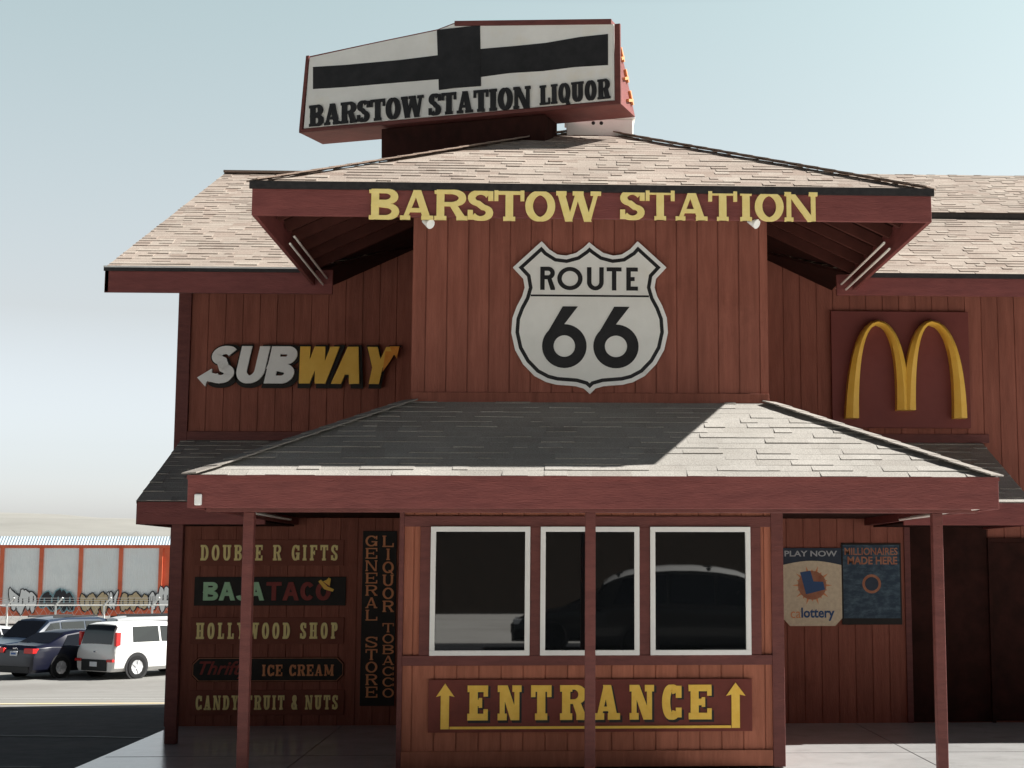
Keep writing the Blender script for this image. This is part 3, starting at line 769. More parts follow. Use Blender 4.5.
# shop list on the lower wall
yl = YW-.02
west = dict(S=.165, T=.10, H=.14, e=.045)
def row(name, label, text, xa, xb, ya, yb_, m, board=None, gap=.2, **st):
    X0, Z0 = at(xa, yb_, yl); X1, Z1 = at(xb, ya, yl)
    s = thing(name, label, 'sign', ((X0+X1)/2, yl, Z0))
    MB().box(X0-.07, X1+.07, yl, YW-.001, Z0-.06, Z1+.06).build('board', M['trim'] if board is None else board, s, .003)
    if text: write(s, text, X0, X1, Z0, Z1, yl-.0005, .012, m, gap=gap, **(st or west))
    return s, X0, X1, Z0, Z1
row('shop_sign', 'topmost shop name board with pale yellow western letters above the mint lettered board', 'DOUBLE R GIFTS', 200.5, 338, 545, 560.5, M['paleyellow'], M['signbrown'])
row('shop_sign', 'board with pale yellow western letters ending in the word shop', 'HOLLYWOOD SHOP', 196, 338, 622.5, 639, M['paleyellow'], M['signbrown'])
row('shop_sign', 'lowest shop board with pale yellow letters naming fruit and nuts', 'CANDY FRUIT & NUTS', 195.5, 338, 695, 710, M['paleyellow'], M['signbrown'], gap=.14)
s, X0, X1, Z0, Z1 = row('taco_sign', 'dark board with mint green and dull red letters and a small sombrero', '', 200, 340, 582, 600.5, None, M['signblack'])
sans = dict(S=.25, T=.2, H=.2, e=0, serif=False)
x0, x1 = at(203.5, 590, yl)[0], at(264.5, 590, yl)[0]
write(s, 'BAJA', x0, x1, Z0, Z1, yl-.0005, .012, M['mint'], gap=.04, **sans)
x0, x1 = at(266.5, 590, yl)[0], at(331, 590, yl)[0]
write(s, 'TACO', x0, x1, Z0, Z1, yl-.0005, .012, M['deepred'], gap=.06, **sans)
hx, hz = at(327, 584, yl)
hat = MB()
hat.prism([(hx+a, hz+b_) for a, b_ in ((-.10, .03), (-.03, -.06), (.07, -.09), (.085, -.06), (.01, -.03), (-.07, .05))], yl-.014, yl-.0005)
hat.prism([(hx+a, hz+b_) for a, b_ in ((-.045, .03), (.035, -.025), (.045, .06), (.02, .075), (-.0, .05))], yl-.016, yl-.0005)
hat.build('hat_emblem', M['gold'], s)
# ice cream board with cut corners
x0, z0 = at(191.5, 682, yl); x1, z1 = at(344, 657, yl)
s = thing('ice_cream_sign', 'dark board with clipped corners, thin outline, red script and tan letters', 'sign', ((x0+x1)/2, yl, z0))
def octo(d, c): return [(x0+d+c, z0+d), (x1-d-c, z0+d), (x1-d, z0+d+c), (x1-d, z1-d-c), (x1-d-c, z1-d), (x0+d+c, z1-d), (x0+d, z1-d-c), (x0+d, z0+d+c)]
MB().prism(octo(0, .07), yl, YW-.001).build('board', M['soffit'], s)
MB().prism(octo(.006, .07), yl-.003, yl-.0002).build('outline', M['rust'], s)
MB().prism(octo(.016, .068), yl-.006, yl-.0032).build('face', M['signblack'], s)
xa, za = at(262, 676, yl); xb, zb = at(334, 664.5, yl)
write(s, 'ICE CREAM', xa, xb, za, zb, yl-.0062, .01, M['copper'], gap=.14, S=.2, T=.1, H=.13, e=.05)
xa, za = at(199, 679, yl); xb, zb = at(251, 661, yl)
print_text(s, 'Thrifty', xa, xb, za, zb, yl-.0064, M['deepred'], name='script', bold=.018, shear=.35)
# vertical letters beside the bay
yv = YW-.02
xa, za = at(359.5, 706, yv); xb, zb = at(397, 531, yv)
s = thing('vertical_letter_sign', 'tall dark board with two columns of stacked copper letters', 'sign', ((xa+xb)/2, yv, za))
MB().box(xa, xb, yv, YW-.001, za, zb).build('board', M['signblack'], s, .003)
def column(text, pxa, pxb, py0_, py1_):
    n = len(text); h = (py1_-py0_)/n
    for i, c in enumerate(text):
        X0, Z0 = at(pxa, py0_+(i+1)*h-1.0, yv); X1, Z1 = at(pxb, py0_+i*h+.6, yv)
        if c == 'I': mid = (X0+X1)/2; X0, X1 = mid-.045, mid+.045
        write(s, c, X0, X1, Z0, Z1, yv-.0005, .012, M['copper'], S=.2, T=.11, H=.1, e=.06)
column('GENERAL', 365.5, 377.5, 535, 621.5); column('STORE', 365.5, 377.5, 636, 698.5)
column('LIQUOR', 382.5, 394, 535, 613); column('TOBACCO', 382.5, 394, 622.5, 698.5)

# two posters
yl = YW-.02
xa, za = at(783, 626, yl); xb, zb = at(841, 548, yl)
s = thing('lottery_poster', 'cream poster with blue shape on orange sun under a dark header', 'poster', ((xa+xb)/2, yl, za))
W, Hh = xb-xa, zb-za
MB().box(xa, xb, yl, YW-.001, za+Hh*.3, zb).build('header', M['navy'], s, .002)
arcp = [(xa+W*(1-t), za+Hh*(.78+.055*math.sin(math.pi*t))) for t in [i/10 for i in range(11)]]
MB().prism([(xa, za+Hh*.1), (xa+W*.12, za), (xb-W*.12, za), (xb, za+Hh*.1)]+arcp, yl-.006, YW-.002).build('panel', M['cream'], s)
ccx, ccz = xa+W*.5, za+Hh*.52
sun = MB()
for i in range(20):
    t = 2*math.pi*i/20; d = .19 if i % 2 else .235
    p, q, r = [(ccx+math.cos(t+k)*rr*W/.7, ccz+math.sin(t+k)*rr*W/.7) for k, rr in ((-.09, .16), (.09, .16), (0, d))]
    sun.prism([p, q, r], yl-.0085, yl-.0062)
sun.build('sun_ray', M['copper'], s)
MB().prism([(ccx+math.cos(2*math.pi*i/28)*.168*W/.7, ccz+math.sin(2*math.pi*i/28)*.168*W/.7) for i in range(28)], yl-.0105, yl-.0063).build('sun_disc', M['rust'], s)
k = W/.7
MB().prism([(ccx+a*k, ccz+b_*k) for a, b_ in ((-.14, .15), (-.075, -.105), (.15, -.05), (.13, .04), (.015, .045), (-.02, .17))], yl-.0125, yl-.0063).build('state_emblem', M['bluesquare'], s)
print_text(s, 'PLAY NOW', xa+W*.04, xb-W*.07, za+Hh*.89, za+Hh*.965, yl-.0005, M['greytext'], bold=.02)
print_text(s, 'ca', xa+W*.13, xa+W*.30, za+Hh*.10, za+Hh*.185, yl-.0065, M['copper'], bold=.0)
print_text(s, 'lottery', xa+W*.31, xb-W*.13, za+Hh*.065, za+Hh*.235, yl-.0065, M['bluesquare'], bold=.025)
xa, za = at(844, 623, yl); xb, zb = at(899, 545, yl)
s = thing('jackpot_poster', 'dark blue night poster with faded orange heading and glowing ball', 'poster', ((xa+xb)/2, yl, za))
W, Hh = xb-xa, zb-za
MB().box(xa-.02, xb+.02, yl, YW-.001, za-.02, zb+.02).build('frame', M['signblack'], s, .002)
MB().box(xa, xb, yl-.004, yl-.0002, za+Hh*.06, zb).build('print', M['posterblue'], s)
MB().prism([(xa+W*.5+math.cos(2*math.pi*i/24)*W*.165, za+Hh*.5+math.sin(2*math.pi*i/24)*W*.165) for i in range(24)], yl-.006, yl-.0042).build('ball_ring', M['rust'], s)
MB().prism([(xa+W*.5+math.cos(2*math.pi*i/24)*W*.12, za+Hh*.5+math.sin(2*math.pi*i/24)*W*.12) for i in range(24)], yl-.008, yl-.0042).build('ball', M['navy'], s)
print_text(s, 'MILLIONAIRES', xa+W*.03, xb-W*.03, za+Hh*.87, za+Hh*.965, yl-.0045, M['rust'], bold=.015)
print_text(s, 'MADE HERE', xa+W*.08, xb-W*.04, za+Hh*.75, za+Hh*.85, yl-.0045, M['rust'], bold=.025)

# flood lamps under the fascia
for pxx, lab in ((427, 'small shaded flood lamp hanging under the fascia below the first letters'), (752.5, 'small shaded flood lamp hanging under the fascia below the last letters')):
    X, Z = at(pxx, 221, ey+.02)
    s = thing('flood_lamp', lab, 'lamp', (X, ey+.02, Z), 'flood lamps under the tower fascia')
    MB().tube((X, ey+.03, Z+.06), (X, ey+.03, Z-.0), .012).build('bracket', M['drip'], s)
    MB().tube((X-.03, ey+.05, Z+.01), (X+.035, ey-.01, Z-.035), .022, 12, .045).build('shade', M['white'], s, smooth=40)

# ---------------------------------------------------------------- rooftop cabinet sign
Ra, La = 15.0, 16.2
def rp(px, py, t):  # t: 0 at the near end, 1 at the far end
    Y = Ra+(La-Ra)*t; X, Z = at(px, py, Y); return Vector((X, Y, Z))
BR, BL, TR = rp(621, 104, 0), rp(299.5, 133, 1), rp(611.5, 19.5, 0)
ax = (BL-BR); Lw = ax.length; ax.normalize()          # along the face from the near end to the far end
upv = (TR-BR); upv = (upv-ax*upv.dot(ax)); hS = upv.length; upv.normalize()
nr = ax.cross(upv).normalized()
if nr.y > 0: nr = -nr                                   # out of the face
SG = thing('rooftop_sign', 'white rooftop cabinet sign with black painted bands and black slab letters', 'sign', tuple(BR.lerp(BL, .5)))
def sgp(u, v, d): return BR + ax*u + upv*v + nr*d       # u from the near end, v up, d out of the face
def slab(mb, pts, d0, d1):
    n = len(pts); vs = [sgp(u, v, d1) for u, v in pts]+[sgp(u, v, d0) for u, v in pts]
    mb.add(vs, [tuple(range(n)), tuple(range(n, 2*n))[::-1]]+[(i, n+i, n+(i+1) % n, (i+1) % n) for i in range(n)]); return mb
def sgrect(mb, u0, u1, v0, v1, d0, d1): return slab(mb, [(u0, v0), (u1, v0), (u1, v1), (u0, v1)], d0, d1)
dp = .54
ul = Lw-.0
def uv(px, py):
    d = _a + _r*((px-PPX)/FPX) + _u*((PPY-py)/FPX)
    o = Vector((0, 0, EYE)); k = (BR-o).dot(nr)/d.dot(nr); q = o+d*k-BR
    return q.dot(ax), q.dot(upv)
cab = [(0, 0), (Lw, 0)]+[uv(*p) for p in ((306.5, 56), (372, 42), (437, 28.5), (455, 21.5), (611.5, 19.5))]
dtop = .16                                              # the cabinet is a wedge: deep at the foot, shallow at the top
def wedge(v): return -(dp+(dtop-dp)*max(v, 0)/hS)
cb = MB(); n = len(cab)
cb.add([sgp(u, v, -.02) for u, v in cab]+[sgp(u, v, wedge(v)) for u, v in cab], [tuple(range(n)), tuple(range(n, 2*n))[::-1]]+[(i, n+i, n+(i+1) % n, (i+1) % n) for i in range(n)])
cb.build('cabinet', M['fascia'], SG, .004)
fc = [(.07, .05), (Lw-.05, .05)]+[(u-(.035 if k == 0 else 0), v-.02) for k, (u, v) in enumerate(cab[2:6])]+[(.07, hS-.05)]
slab(MB(), fc, -.02, -.004).build('face', M['shieldwhite'], SG)
fr = MB()
sgrect(fr, 0, Lw, 0, .035, -.02, .012); sgrect(fr, 0, .06, .0355, hS-.055, -.02, .012); fu, fv = cab[2]
slab(fr, [(Lw-.035, .0355), (Lw, .0355), (fu, fv), (fu-.035, fv)], -.02, .012)
(u1_, v1_), (u2_, v2_) = cab[5], cab[6]
slab(fr, [(u2_, v2_-.05), (u1_, v1_-.05), (u1_, v1_+.003), (u2_, v2_+.003)], -.02, .014)
fr.build('frame', M['trim'], SG)
bl = lambda px, py: None
band = [(608, 34), (580, 37), (545, 43), (515, 46), (480, 49), (440, 55), (400, 60), (378, 62), (345, 65), (313, 67), (313, 89), (345, 87), (380, 84), (440, 79), (480, 77), (510, 73), (543, 71), (575, 67), (608, 65)]
slab(MB(), [uv(*p) for p in band], -.0038, .002).build('painted_band', M['black'], SG)
blk = [(480, 25.2), (437, 30), (438, 60), (439, 90), (455, 88), (481, 86)]
slab(MB(), [uv(*p) for p in blk], -.0038, .005).build('painted_block', M['black'], SG)
def sg_write(text, pa, pb, v_h, m, gap, **st):
    (ua, va), (ub, vb) = uv(*pa), uv(*pb)                # baseline start and end; u decreases along the reading direction
    wid = ua-ub; lay = layout(text, 0, wid, v_h, gap)
    for c, gx, gw in lay:
        if c == ' ': continue
        mb = MB()
        glyph_mesh(mb, glyph(c, gw, **st), lambda x, z: ((gx+x)*v_h, z*v_h), 0, .012)
        t = lambda x: (x/wid)
        mb.v = [tuple(sgp(ua-x, va+(vb-va)*x/wid+z, .0025-y)) for x, y, z in mb.v]
        mb.build('letter', m, SG)
stl = dict(S=.27, T=.12, H=.13, e=.05)
sg_write('BARSTOW', (309.5, 127), (424, 116.6), .235, M['black'], .03, **stl)
sg_write('STATION', (429, 116), (531, 108), .235, M['black'], .03, **stl)
sg_write('LIQUOR', (540, 105.5), (610.5, 98.5), .208, M['black'], .05, S=.24, T=.1, H=.11, e=.05)
# worn orange trim strokes on the end of the cabinet
eb = MB()
uTR, vTR = cab[-1]
def endp(v, d, o): return BR + upv*v + nr*(-d) + ax*(uTR*v/vTR) - ax*o
for v0_, v1_ in ((.10, .24), (.32, .45), (.52, .66), (.72, .84)):
    e0, e1 = -wedge(v0_)-.07, -wedge(v1_)-.07
    eb.bar(endp(v0_, e0, .012), endp(v1_, e1, .012), .03, .03, up=tuple(ax)); eb.bar(endp(v0_, e0*.55, .012), endp(v0_+.05, e0, .0125), .03, .035, up=tuple(ax))
eb.build('end_stroke', M['copper'], SG)
# plinth and legs carrying the cabinet on the roof
pl = MB(); u0, _ = uv(543, 118); u1, _ = uv(379, 138)
slab(pl, [(u0, -.34), (u1, -.34), (u1, -.02), (u0, -.02)], -dp+.08, -.06)
pl.build('plinth', M['soffit'], SG, .004)
lg = []
for u in (u0+.12, (u0+u1)/2, u1-.12):
    p = sgp(u, -.3, -.3); MB().box(p.x-.05, p.x+.05, p.y-.05, p.y+.05, 5.6, p.z).build('support_leg', M['soffit'], SG)
# ridge ventilator
vx0, vz0 = at(566.5, 134, 15.8); vx1, vz1 = at(633, 120.5, 15.8)
VT = thing('roof_vent', 'low white metal ventilator box on the tower ridge below the cabinet sign', 'vent', ((vx0+vx1)/2, 15.9, vz0))
MB().box(vx0, vx1, 15.75, 16.1, 6.3, vz1).build('housing', M['white'], VT, .012)
MB().box(vx0-.02, vx1+.02, 15.735, 16.115, vz1+.001, vz1+.02).build('lid', M['white'], VT, .006)
for q in (.40, .52):
    x = vx0+(vx1-vx0)*q; MB().lathe([(.0001, -.006), (.02, -.006), (.02, .02)], (x, 15.75, (vz0+vz1)/2+.03), 'y', 12).build('vent_hole', M['black'], VT)

# ================================================================== GROUND
def gz(Y):
    pts = [(-1e5, -.14), (22.5, -.14), (40, -1.42), (48.6, -1.42), (50, -1.78), (60, -1.78), (76, -2.4), (1e6, -2.4)]
    for (a, za_), (b_, zb_) in zip(pts, pts[1:]):
        if a <= Y <= b_: return za_+(zb_-za_)*(Y-a)/(b_-a)
def strip(name, xs, ys, dz, m, kind='structure'):
    mb = MB(); nx, ny = len(xs), len(ys)
    mb.add([(x, y, gz(y)+dz) for y in ys for x in xs], [(j*nx+i, j*nx+i+1, j*nx+nx+i+1, j*nx+nx+i) for j in range(ny-1) for i in range(nx-1)])
    o = mb.build(name, m, normals=False); o['kind'] = kind; return o
xs = [-6000, -800, -200, -60, -20, 0, 20, 60, 200, 800, 6000]
strip('ground', xs, [-600, -100, -30, 0, 12, 22.5, 28, 34, 40, 48.6, 50, 60, 68, 76, 110, 200, 800, 6000], 0, M['lot'])
strip('shade_toned_drive', [-60, -20, -4.3], [11, 15, 18, 21.75], .004, M['asphalt'])  # darker sheet cut to the roof's shadow edge; its colour deepens that shade
strip('service_lane', [-40, -4.3, 20, 46], [-11, -5, -1], .004, M['asphalt'])
strip('forecourt', [-40, -4.3, 20, 46], [-33.9, -20, -11], .004, M['forecourt'])
strip('forecourt', [-40, -20, -4.3, 20, 46], [-1, 5, 11], .004, M['forecourt'])
strip('forecourt', [-4.3, 20, 46], [11, 12.35], .004, M['forecourt'])
# seams in the drive
sm = MB()
for p, q in (((-16, 19.9), (-4.5, 17.9)), ((-14, 16.6), (-5, 15.4)), ((-9, 21.1), (-7.4, 13.0))):
    n = 14; pts = [Vector((p[0]+(q[0]-p[0])*i/n, p[1]+(q[1]-p[1])*i/n+random.uniform(-.05, .05), -.131)) for i in range(n+1)]
    for a, b_ in zip(pts, pts[1:]): sm.bar(a, b_, .06, .003)
tag(sm.build('road_crack', M['black']), kind='structure')
pv = MB().box(-4.36, 12.6, 12.3, YW+.2, -.16, 0); tag(pv.build('pavement', M['concrete'], None, .012), kind='structure')
jn = MB()
for x in (-2.4, -.4, 1.6, 3.6, 5.6): jn.box(x-.005, x+.005, 12.33, YW-.03, -.001, .0015)
jn.box(-4.3, 12, 15.1, 15.11, -.001, .0015)
tag(jn.build('pavement_joint', M['drip']), kind='structure')
ln = strip('road_marking', [-40, -20, -5], [22.3, 22.48], .006, M['yline'])
strip('road_marking', [-40, -20, -5], [27.2, 27.33], .006, M['white'])
# far hills
hl = MB(); nx, ny = 120, 14
for j in range(ny):
    Y = 1500+j*200
    for i in range(nx):
        X = -5000+i*9000/(nx-1)
        prof = math.sin(math.pi*min(j/(ny-4), 1)*.5)
        base = 78-.022*(X+600)
        hgt = max(base, 22)*prof*(1+.22*noise.noise(Vector((X*.0013, Y*.0011, 3))) + .10*noise.noise(Vector((X*.006, Y*.005, 1))))
        hl.v.append((X, Y, -3+max(hgt, 0)*1.25))
hl.f = [(j*nx+i, j*nx+i+1, j*nx+nx+i+1, j*nx+nx+i) for j in range(ny-1) for i in range(nx-1)]
o = hl.build('hills', M['sand'], normals=False, smooth=80); o['kind'] = 'structure'

# ================================================================== RAIL CAR
YC = 110.0; zc0, zc1 = -1.75, 3.28
xr = at(172, 580, YC)[0]; xl = xr-27
RC = thing('rail_car', 'long red and silver enclosed rail car with graffiti along its lower panels', 'rail car', ((xl+xr)/2, YC, -2.4))
MB().box(xl, xr, YC, YC+3, zc0, zc1).build('body', M['railred'], RC)
MB().box(xl, xr, YC-.12, YC-.001, zc0, zc0+.62).box(xl, xr, YC-.12, YC-.001, zc1-.22, zc1).build('side_sill', M['railred'], RC)
posts = [at(p, 580, YC)[0] for p in (160.5, 120.5, 80.5, 41, 1.5)]
while posts[-1] > xl+3: posts.append(posts[-1]-2.93)
for i, (b_, a) in enumerate(zip(posts, posts[1:])):
    x0, x1 = a+.13, b_-.13; mb = MB(); n = 16; pr_ = []
    for k in range(n*2+1): pr_.append((x0+(x1-x0)*k/(n*2), YC-.03-(.012 if k % 2 else 0)))
    m_ = len(pr_)
    mb.add([(x, y, zc0+.621) for x, y in pr_]+[(x, y, zc1-.222) for x, y in pr_], [(k, k+1, m_+k+1, m_+k) for k in range(m_-1)])
    mb.build('side_panel', M['railsilver'], RC, normals=False)
    MB().box(b_-.13, b_+.13, YC-.16, YC-.001, zc0+.6, zc1-.2).build('side_post', M['railred'], RC)
rf = MB(); n = 260
vs = []
for k in range(n+1):
    x = xl+(xr-xl)*k/n; d = .05 if k % 2 else 0
    vs += [(x, YC-.1-d, zc1+.002), (x, YC+.5-d, zc1+.62)]
rf.add(vs, [(2*k, 2*k+2, 2*k+3, 2*k+1) for k in range(n)]); rf.box(xl, xr, YC+.5, YC+2.6, zc1, zc1+.61)
rf.build('roof', M['railroof'], RC, normals=False)
for xx in (xl+3, xr-3):
    for k in (-.9, .9):
        MB().lathe([(.001, 0), (.45, 0), (.45, .14), (.001, .14)], (xx+k, YC+.2, zc0-.2), 'y', 20).build('wheel', M['black'], RC)
def graffiti(x0, x1, z0, z1, fill, edge, n, seed, blob=True):
    rnd = random.Random(seed); g = MB(); e = MB(); w = (x1-x0)/n
    for i in range(n):
        cx_, cz_ = x0+w*(i+.5), (z0+z1)/2
        pts, out = [], []; tl = rnd.uniform(-.22, .22); jz = rnd.uniform(-.12, .12); hz_ = rnd.uniform(.7, 1)
        for k in range(14):
            t = 2*math.pi*k/14; rr = rnd.uniform(.95, 1.12)*(1 if blob else 1+.18*math.sin(3*t+seed))
            pts.append((cx_+math.cos(t)*w*.62*rr+math.sin(t)*tl, cz_+jz+math.sin(t)*(z1-z0)*.5*hz_*rr))
            out.append((cx_+math.cos(t)*(w*.62*rr+.09)+math.sin(t)*tl, cz_+jz+math.sin(t)*((z1-z0)*.5*hz_*rr+.09)))
        e.prism(out, YC-.175-i*.004, YC-.165); g.prism(pts, YC-.19-i*.004, YC-.18)
        g2 = (cx_+rnd.uniform(-.1, .1), cz_+rnd.uniform(-.1, .1))
        e.prism([(g2[0]-w*.12, g2[1]-.2), (g2[0]+w*.14, g2[1]-.12), (g2[0]+w*.05, g2[1]+.25), (g2[0]-w*.1, g2[1]+.2)], YC-.205-i*.004, YC-.19)
    o = g.build('graffiti', fill, RC); e.build('graffiti_outline', edge, o)
def gx(p): return at(p, 600, YC)[0]
graffiti(gx(11), gx(36), -1.45, .15, M['grafwhite'], M['grafblack'], 5, 1, False)
graffiti(gx(42), gx(74), -1.45, .05, M['grafblack'], M['grafteal'], 5, 2)
graffiti(gx(82), gx(108), -1.55, -.1, M['graftan'], M['grafblack'], 5, 3)
graffiti(gx(108.5), gx(117), -1.3, -.0, M['grafwhite'], M['grafblack'], 3, 4, False)
graffiti(gx(122), gx(148), -1.5, -.15, M['graftan'], M['grafblack'], 5, 5)
graffiti(gx(150), gx(158), -1.3, -.05, M['grafwhite'], M['grafblack'], 3, 6, False)
graffiti(gx(160), gx(170), -1.5, .5, M['grafwhite'], M['grafblack'], 2, 7)

# ================================================================== FENCE
YF = 89.0; zf = gz(YF)
FN = thing('wire_fence', 'white posted wire fence with angled barbed tops along the rail line', 'fence', (-25, YF, zf))
fx0 = at(7.5, 600, YF)[0]; spn = at(56, 600, YF)[0]-fx0
for i in range(-4, 8):
    x = fx0+spn*i
    MB().tube((x, YF, zf), (x, YF, -.45), .06, 8).tube((x, YF, -.45), (x+.42, YF-.1, -.02), .05, 8).build('post', M['polewhite'], FN)
x0, x1 = fx0-spn*4, fx0+spn*7
MB().tube((x0, YF, -.46), (x1, YF, -.46), .045, 6).build('rail', M['polewhite'], FN)
for k in range(3):
    MB().tube((x0+.1+k*.15, YF-.03*k, -.33+k*.14), (x1+.1+k*.15, YF-.03*k, -.33+k*.14), .012, 5).build('barbed_wire', M['wire'], FN)
mesh = MB(); n = int((x1-x0)/.5)
for i in range(n):
    x = x0+i*.5
    mesh.bar((x, YF+.01, zf), (x+1.2, YF+.01, -.5), .012, .012); mesh.bar((x+1.2, YF-.01, zf), (x, YF-.01, -.5), .012, .012)
mesh.build('wire_mesh', M['wire'], FN)

# ================================================================== CARS
def car(name, label, spec, paint_m, pos, heading, group='cars parked in the lot'):
    """local +X is forward; heading in degrees from +X, counter-clockwise"""
    root = thing(name, label, 'car', (0, 0, 0), group)
    Ln, Wd, Ht = spec['size']; w = Wd/2
    zb = spec['clear']
    st = spec['stations']                  # (x, z_belt, z_top, belt half width, roof half width)
    rings = []
    def ring(x, zbelt, ztop, wb, wr):
        return [(x, 0, zb), (x, wb*.86, zb), (x, wb*.97, zb+.10), (x, wb, zb+.28), (x, wb, zbelt-.16), (x, wb*.965, zbelt-.03), (x, wb*.93, zbelt),
                (x, wr+(wb*.93-wr)*.12, zbelt+(ztop-zbelt)*.86), (x, wr*.9, zbelt+(ztop-zbelt)*.97), (x, wr*.55, ztop), (x, 0, ztop+.012)]
    for s_ in st: rings.append(ring(*s_))
    k = len(rings[0]); mb = MB()
    for sgn in (1, -1):
        b0 = len(mb.v); mb.v += [(x, y*sgn, z) for r in rings for x, y, z in r]
        for i in range(len(rings)-1):
            for j in range(k-1):
                q = (b0+i*k+j, b0+i*k+j+1, b0+(i+1)*k+j+1, b0+(i+1)*k+j)
                mb.f.append(q if sgn > 0 else q[::-1])
        for i in (0, len(rings)-1): mb.f.append(tuple(b0+i*k+j for j in range(k)))
    bm = bmesh.new(); me = bpy.data.meshes.new('body'); me.from_pydata(mb.v, [], mb.f); bm.from_mesh(me)
    bmesh.ops.remove_doubles(bm, verts=bm.verts, dist=.001); bmesh.ops.recalc_face_normals(bm, faces=bm.faces); bm.to_mesh(me); bm.free()
    me.materials.append(paint_m); body = bpy.data.objects.new('body', me); COL.objects.link(body); body.parent = root
    for p in me.polygons: p.use_smooth = True
    me.set_sharp_from_angle(angle=R(32))
    bv = body.modifiers.new('soft_edges', 'BEVEL'); bv.width = .03; bv.segments = 2; bv.limit_method = 'ANGLE'; bv.angle_limit = R(30)
    def lerp_ring(x):
        for (a, ra), (b_, rb_) in zip(zip(st, rings), zip(st[1:], rings[1:])):
            if a[0] <= x <= b_[0]:
                t = (x-a[0])/(b_[0]-a[0]); return [tuple(p[i]+(q[i]-p[i])*t for i in range(3)) for p, q in zip(ra, rb_)]
    # side glass
    for (xa, xb) in spec['side_glass']:
        for sgn in (1, -1):
            ra, rb_ = lerp_ring(xa[0]), lerp_ring(xb[0]); rat, rbt = lerp_ring(xa[1]), lerp_ring(xb[1])
            def pt(r, t):
                a, b_ = Vector(r[6]), Vector(r[7]); q = a.lerp(b_, t); return Vector((q.x, (q.y+.012)*sgn, q.z))
            vs = [pt(ra, .08), pt(rb_, .08), pt(rbt, .92), pt(rat, .92)]
            MB().add(vs+[v-Vector((0, .03*sgn, 0)) for v in vs], [(0, 1, 2, 3), (0, 4, 5, 1), (1, 5, 6, 2), (2, 6, 7, 3), (3, 7, 4, 0)]).build('side_window', M['carglass'], root)
    if spec.get('roof'):
        rs_ = [lerp_ring(x) for x in spec['roof_x']]; mb = MB()
        pts = [[(p[0], p[1]*sg*1.01, p[2]+.012) for sg, p in [(1, r[7]), (1, r[8]), (1, r[9]), (1, r[10]), (-1, r[9]), (-1, r[8]), (-1, r[7])]] for r in rs_]
        mb.add([p for r in pts for p in r], [(i*7+j, i*7+j+1, i*7+8+j, i*7+7+j) for i in range(len(rs_)-1) for j in range(6)])
        mb.build('roof_glare', M['whitecar'], root, smooth=60)  # white panel stands in for sky glare on the dark roof
    # front and rear screens
    for nm, xa, xb in (('windscreen', *spec['windscreen']), ('rear_window', *spec['rear_window'])):
        mb = MB(); nn_ = 7; rows = []
        lo_, hi_ = min(q[0] for q in st), max(q[0] for q in st)
        for k_ in range(nn_):
            x_ = xa+(xb-xa)*k_/(nn_-1); r_ = lerp_ring(x_); d_ = .004*(1 if xb > xa else -1)
            sl_ = (lerp_ring(x_+d_)[9][2]-lerp_ring(x_-d_)[9][2])/(2*d_)
            nv = Vector((-sl_, 0, 1)).normalized()*.014
            w_ = r_[7][1]*(.93 if k_ in (0, nn_-1) else .95)
            rows.append([Vector((x_, w_*f_, r_[9][2]-.012*abs(f_)))+nv for f_ in (-1, -.6, 0, .6, 1)])
        mb.add([p_ for r_ in rows for p_ in r_], [(a_*5+b__, a_*5+b__+1, a_*5+b__+6, a_*5+b__+5) for a_ in range(nn_-1) for b__ in range(4)])
        mb.build(nm, M['carglass'], root, smooth=60)
    # wheels
    rw = spec['wheel']
    for x in spec['axles']:
        for sgn in (1, -1):
            a = MB().lathe([(.001, -.02*sgn), (rw+.07, -.02*sgn), (rw+.07, .004*sgn), (rw*.8, .006*sgn)], (x, w*sgn, rw+.02), 'y', 28); a.build('wheel_arch', M['darkplastic'], root)
            prof = [(rw*.62, .02), (rw*.8, .03), (rw*.95, .025), (rw, 0), (rw, -.16), (rw*.9, -.19), (rw*.5, -.19)]
            wh = MB().lathe([(r, o*sgn) for r, o in prof], (x, (w-.0)*sgn, rw), 'y', 28).build('wheel', M['tyre'], root, smooth=40)
            rm = MB().lathe([(.001, .005*sgn), (rw*.18, .012*sgn), (rw*.24, 0), (rw*.62, .016*sgn)], (x, w*sgn, rw), 'y', 10)
            for q in range(5):
                t = 2*math.pi*q/5; rm.bar((x, (w+.014)*sgn, rw), (x+math.cos(t)*rw*.6, (w+.018)*sgn, rw+math.sin(t)*rw*.6), .05, .02, up=(0, 1, 0))
            rm.build('rim', M[spec.get('rim', 'rim')], wh)
    xr_, xf = st[0][0], st[-1][0]
    for p in spec['parts']:
        nm, mk, bxs = p[0], p[1], p[2]
        for sgn in ((1, -1) if len(p) > 3 and p[3] else (1,)):
            x0_, x1_, y0_, y1_, z0_, z1_ = bxs
            MB().box(x0_, x1_, min(y0_*sgn, y1_*sgn), max(y0_*sgn, y1_*sgn), z0_, z1_).build(nm, M[mk], root, .012)
    for sgn in (1, -1):
        mx = spec['mirror']; MB().box(mx[0]-.08, mx[0]+.08, min(w*sgn, (w+.18)*sgn), max(w*sgn, (w+.18)*sgn), mx[1], mx[1]+.14).build('mirror', paint_m, root, .03)
    root.location = pos; root.rotation_euler = (0, 0, R(heading))
    return root

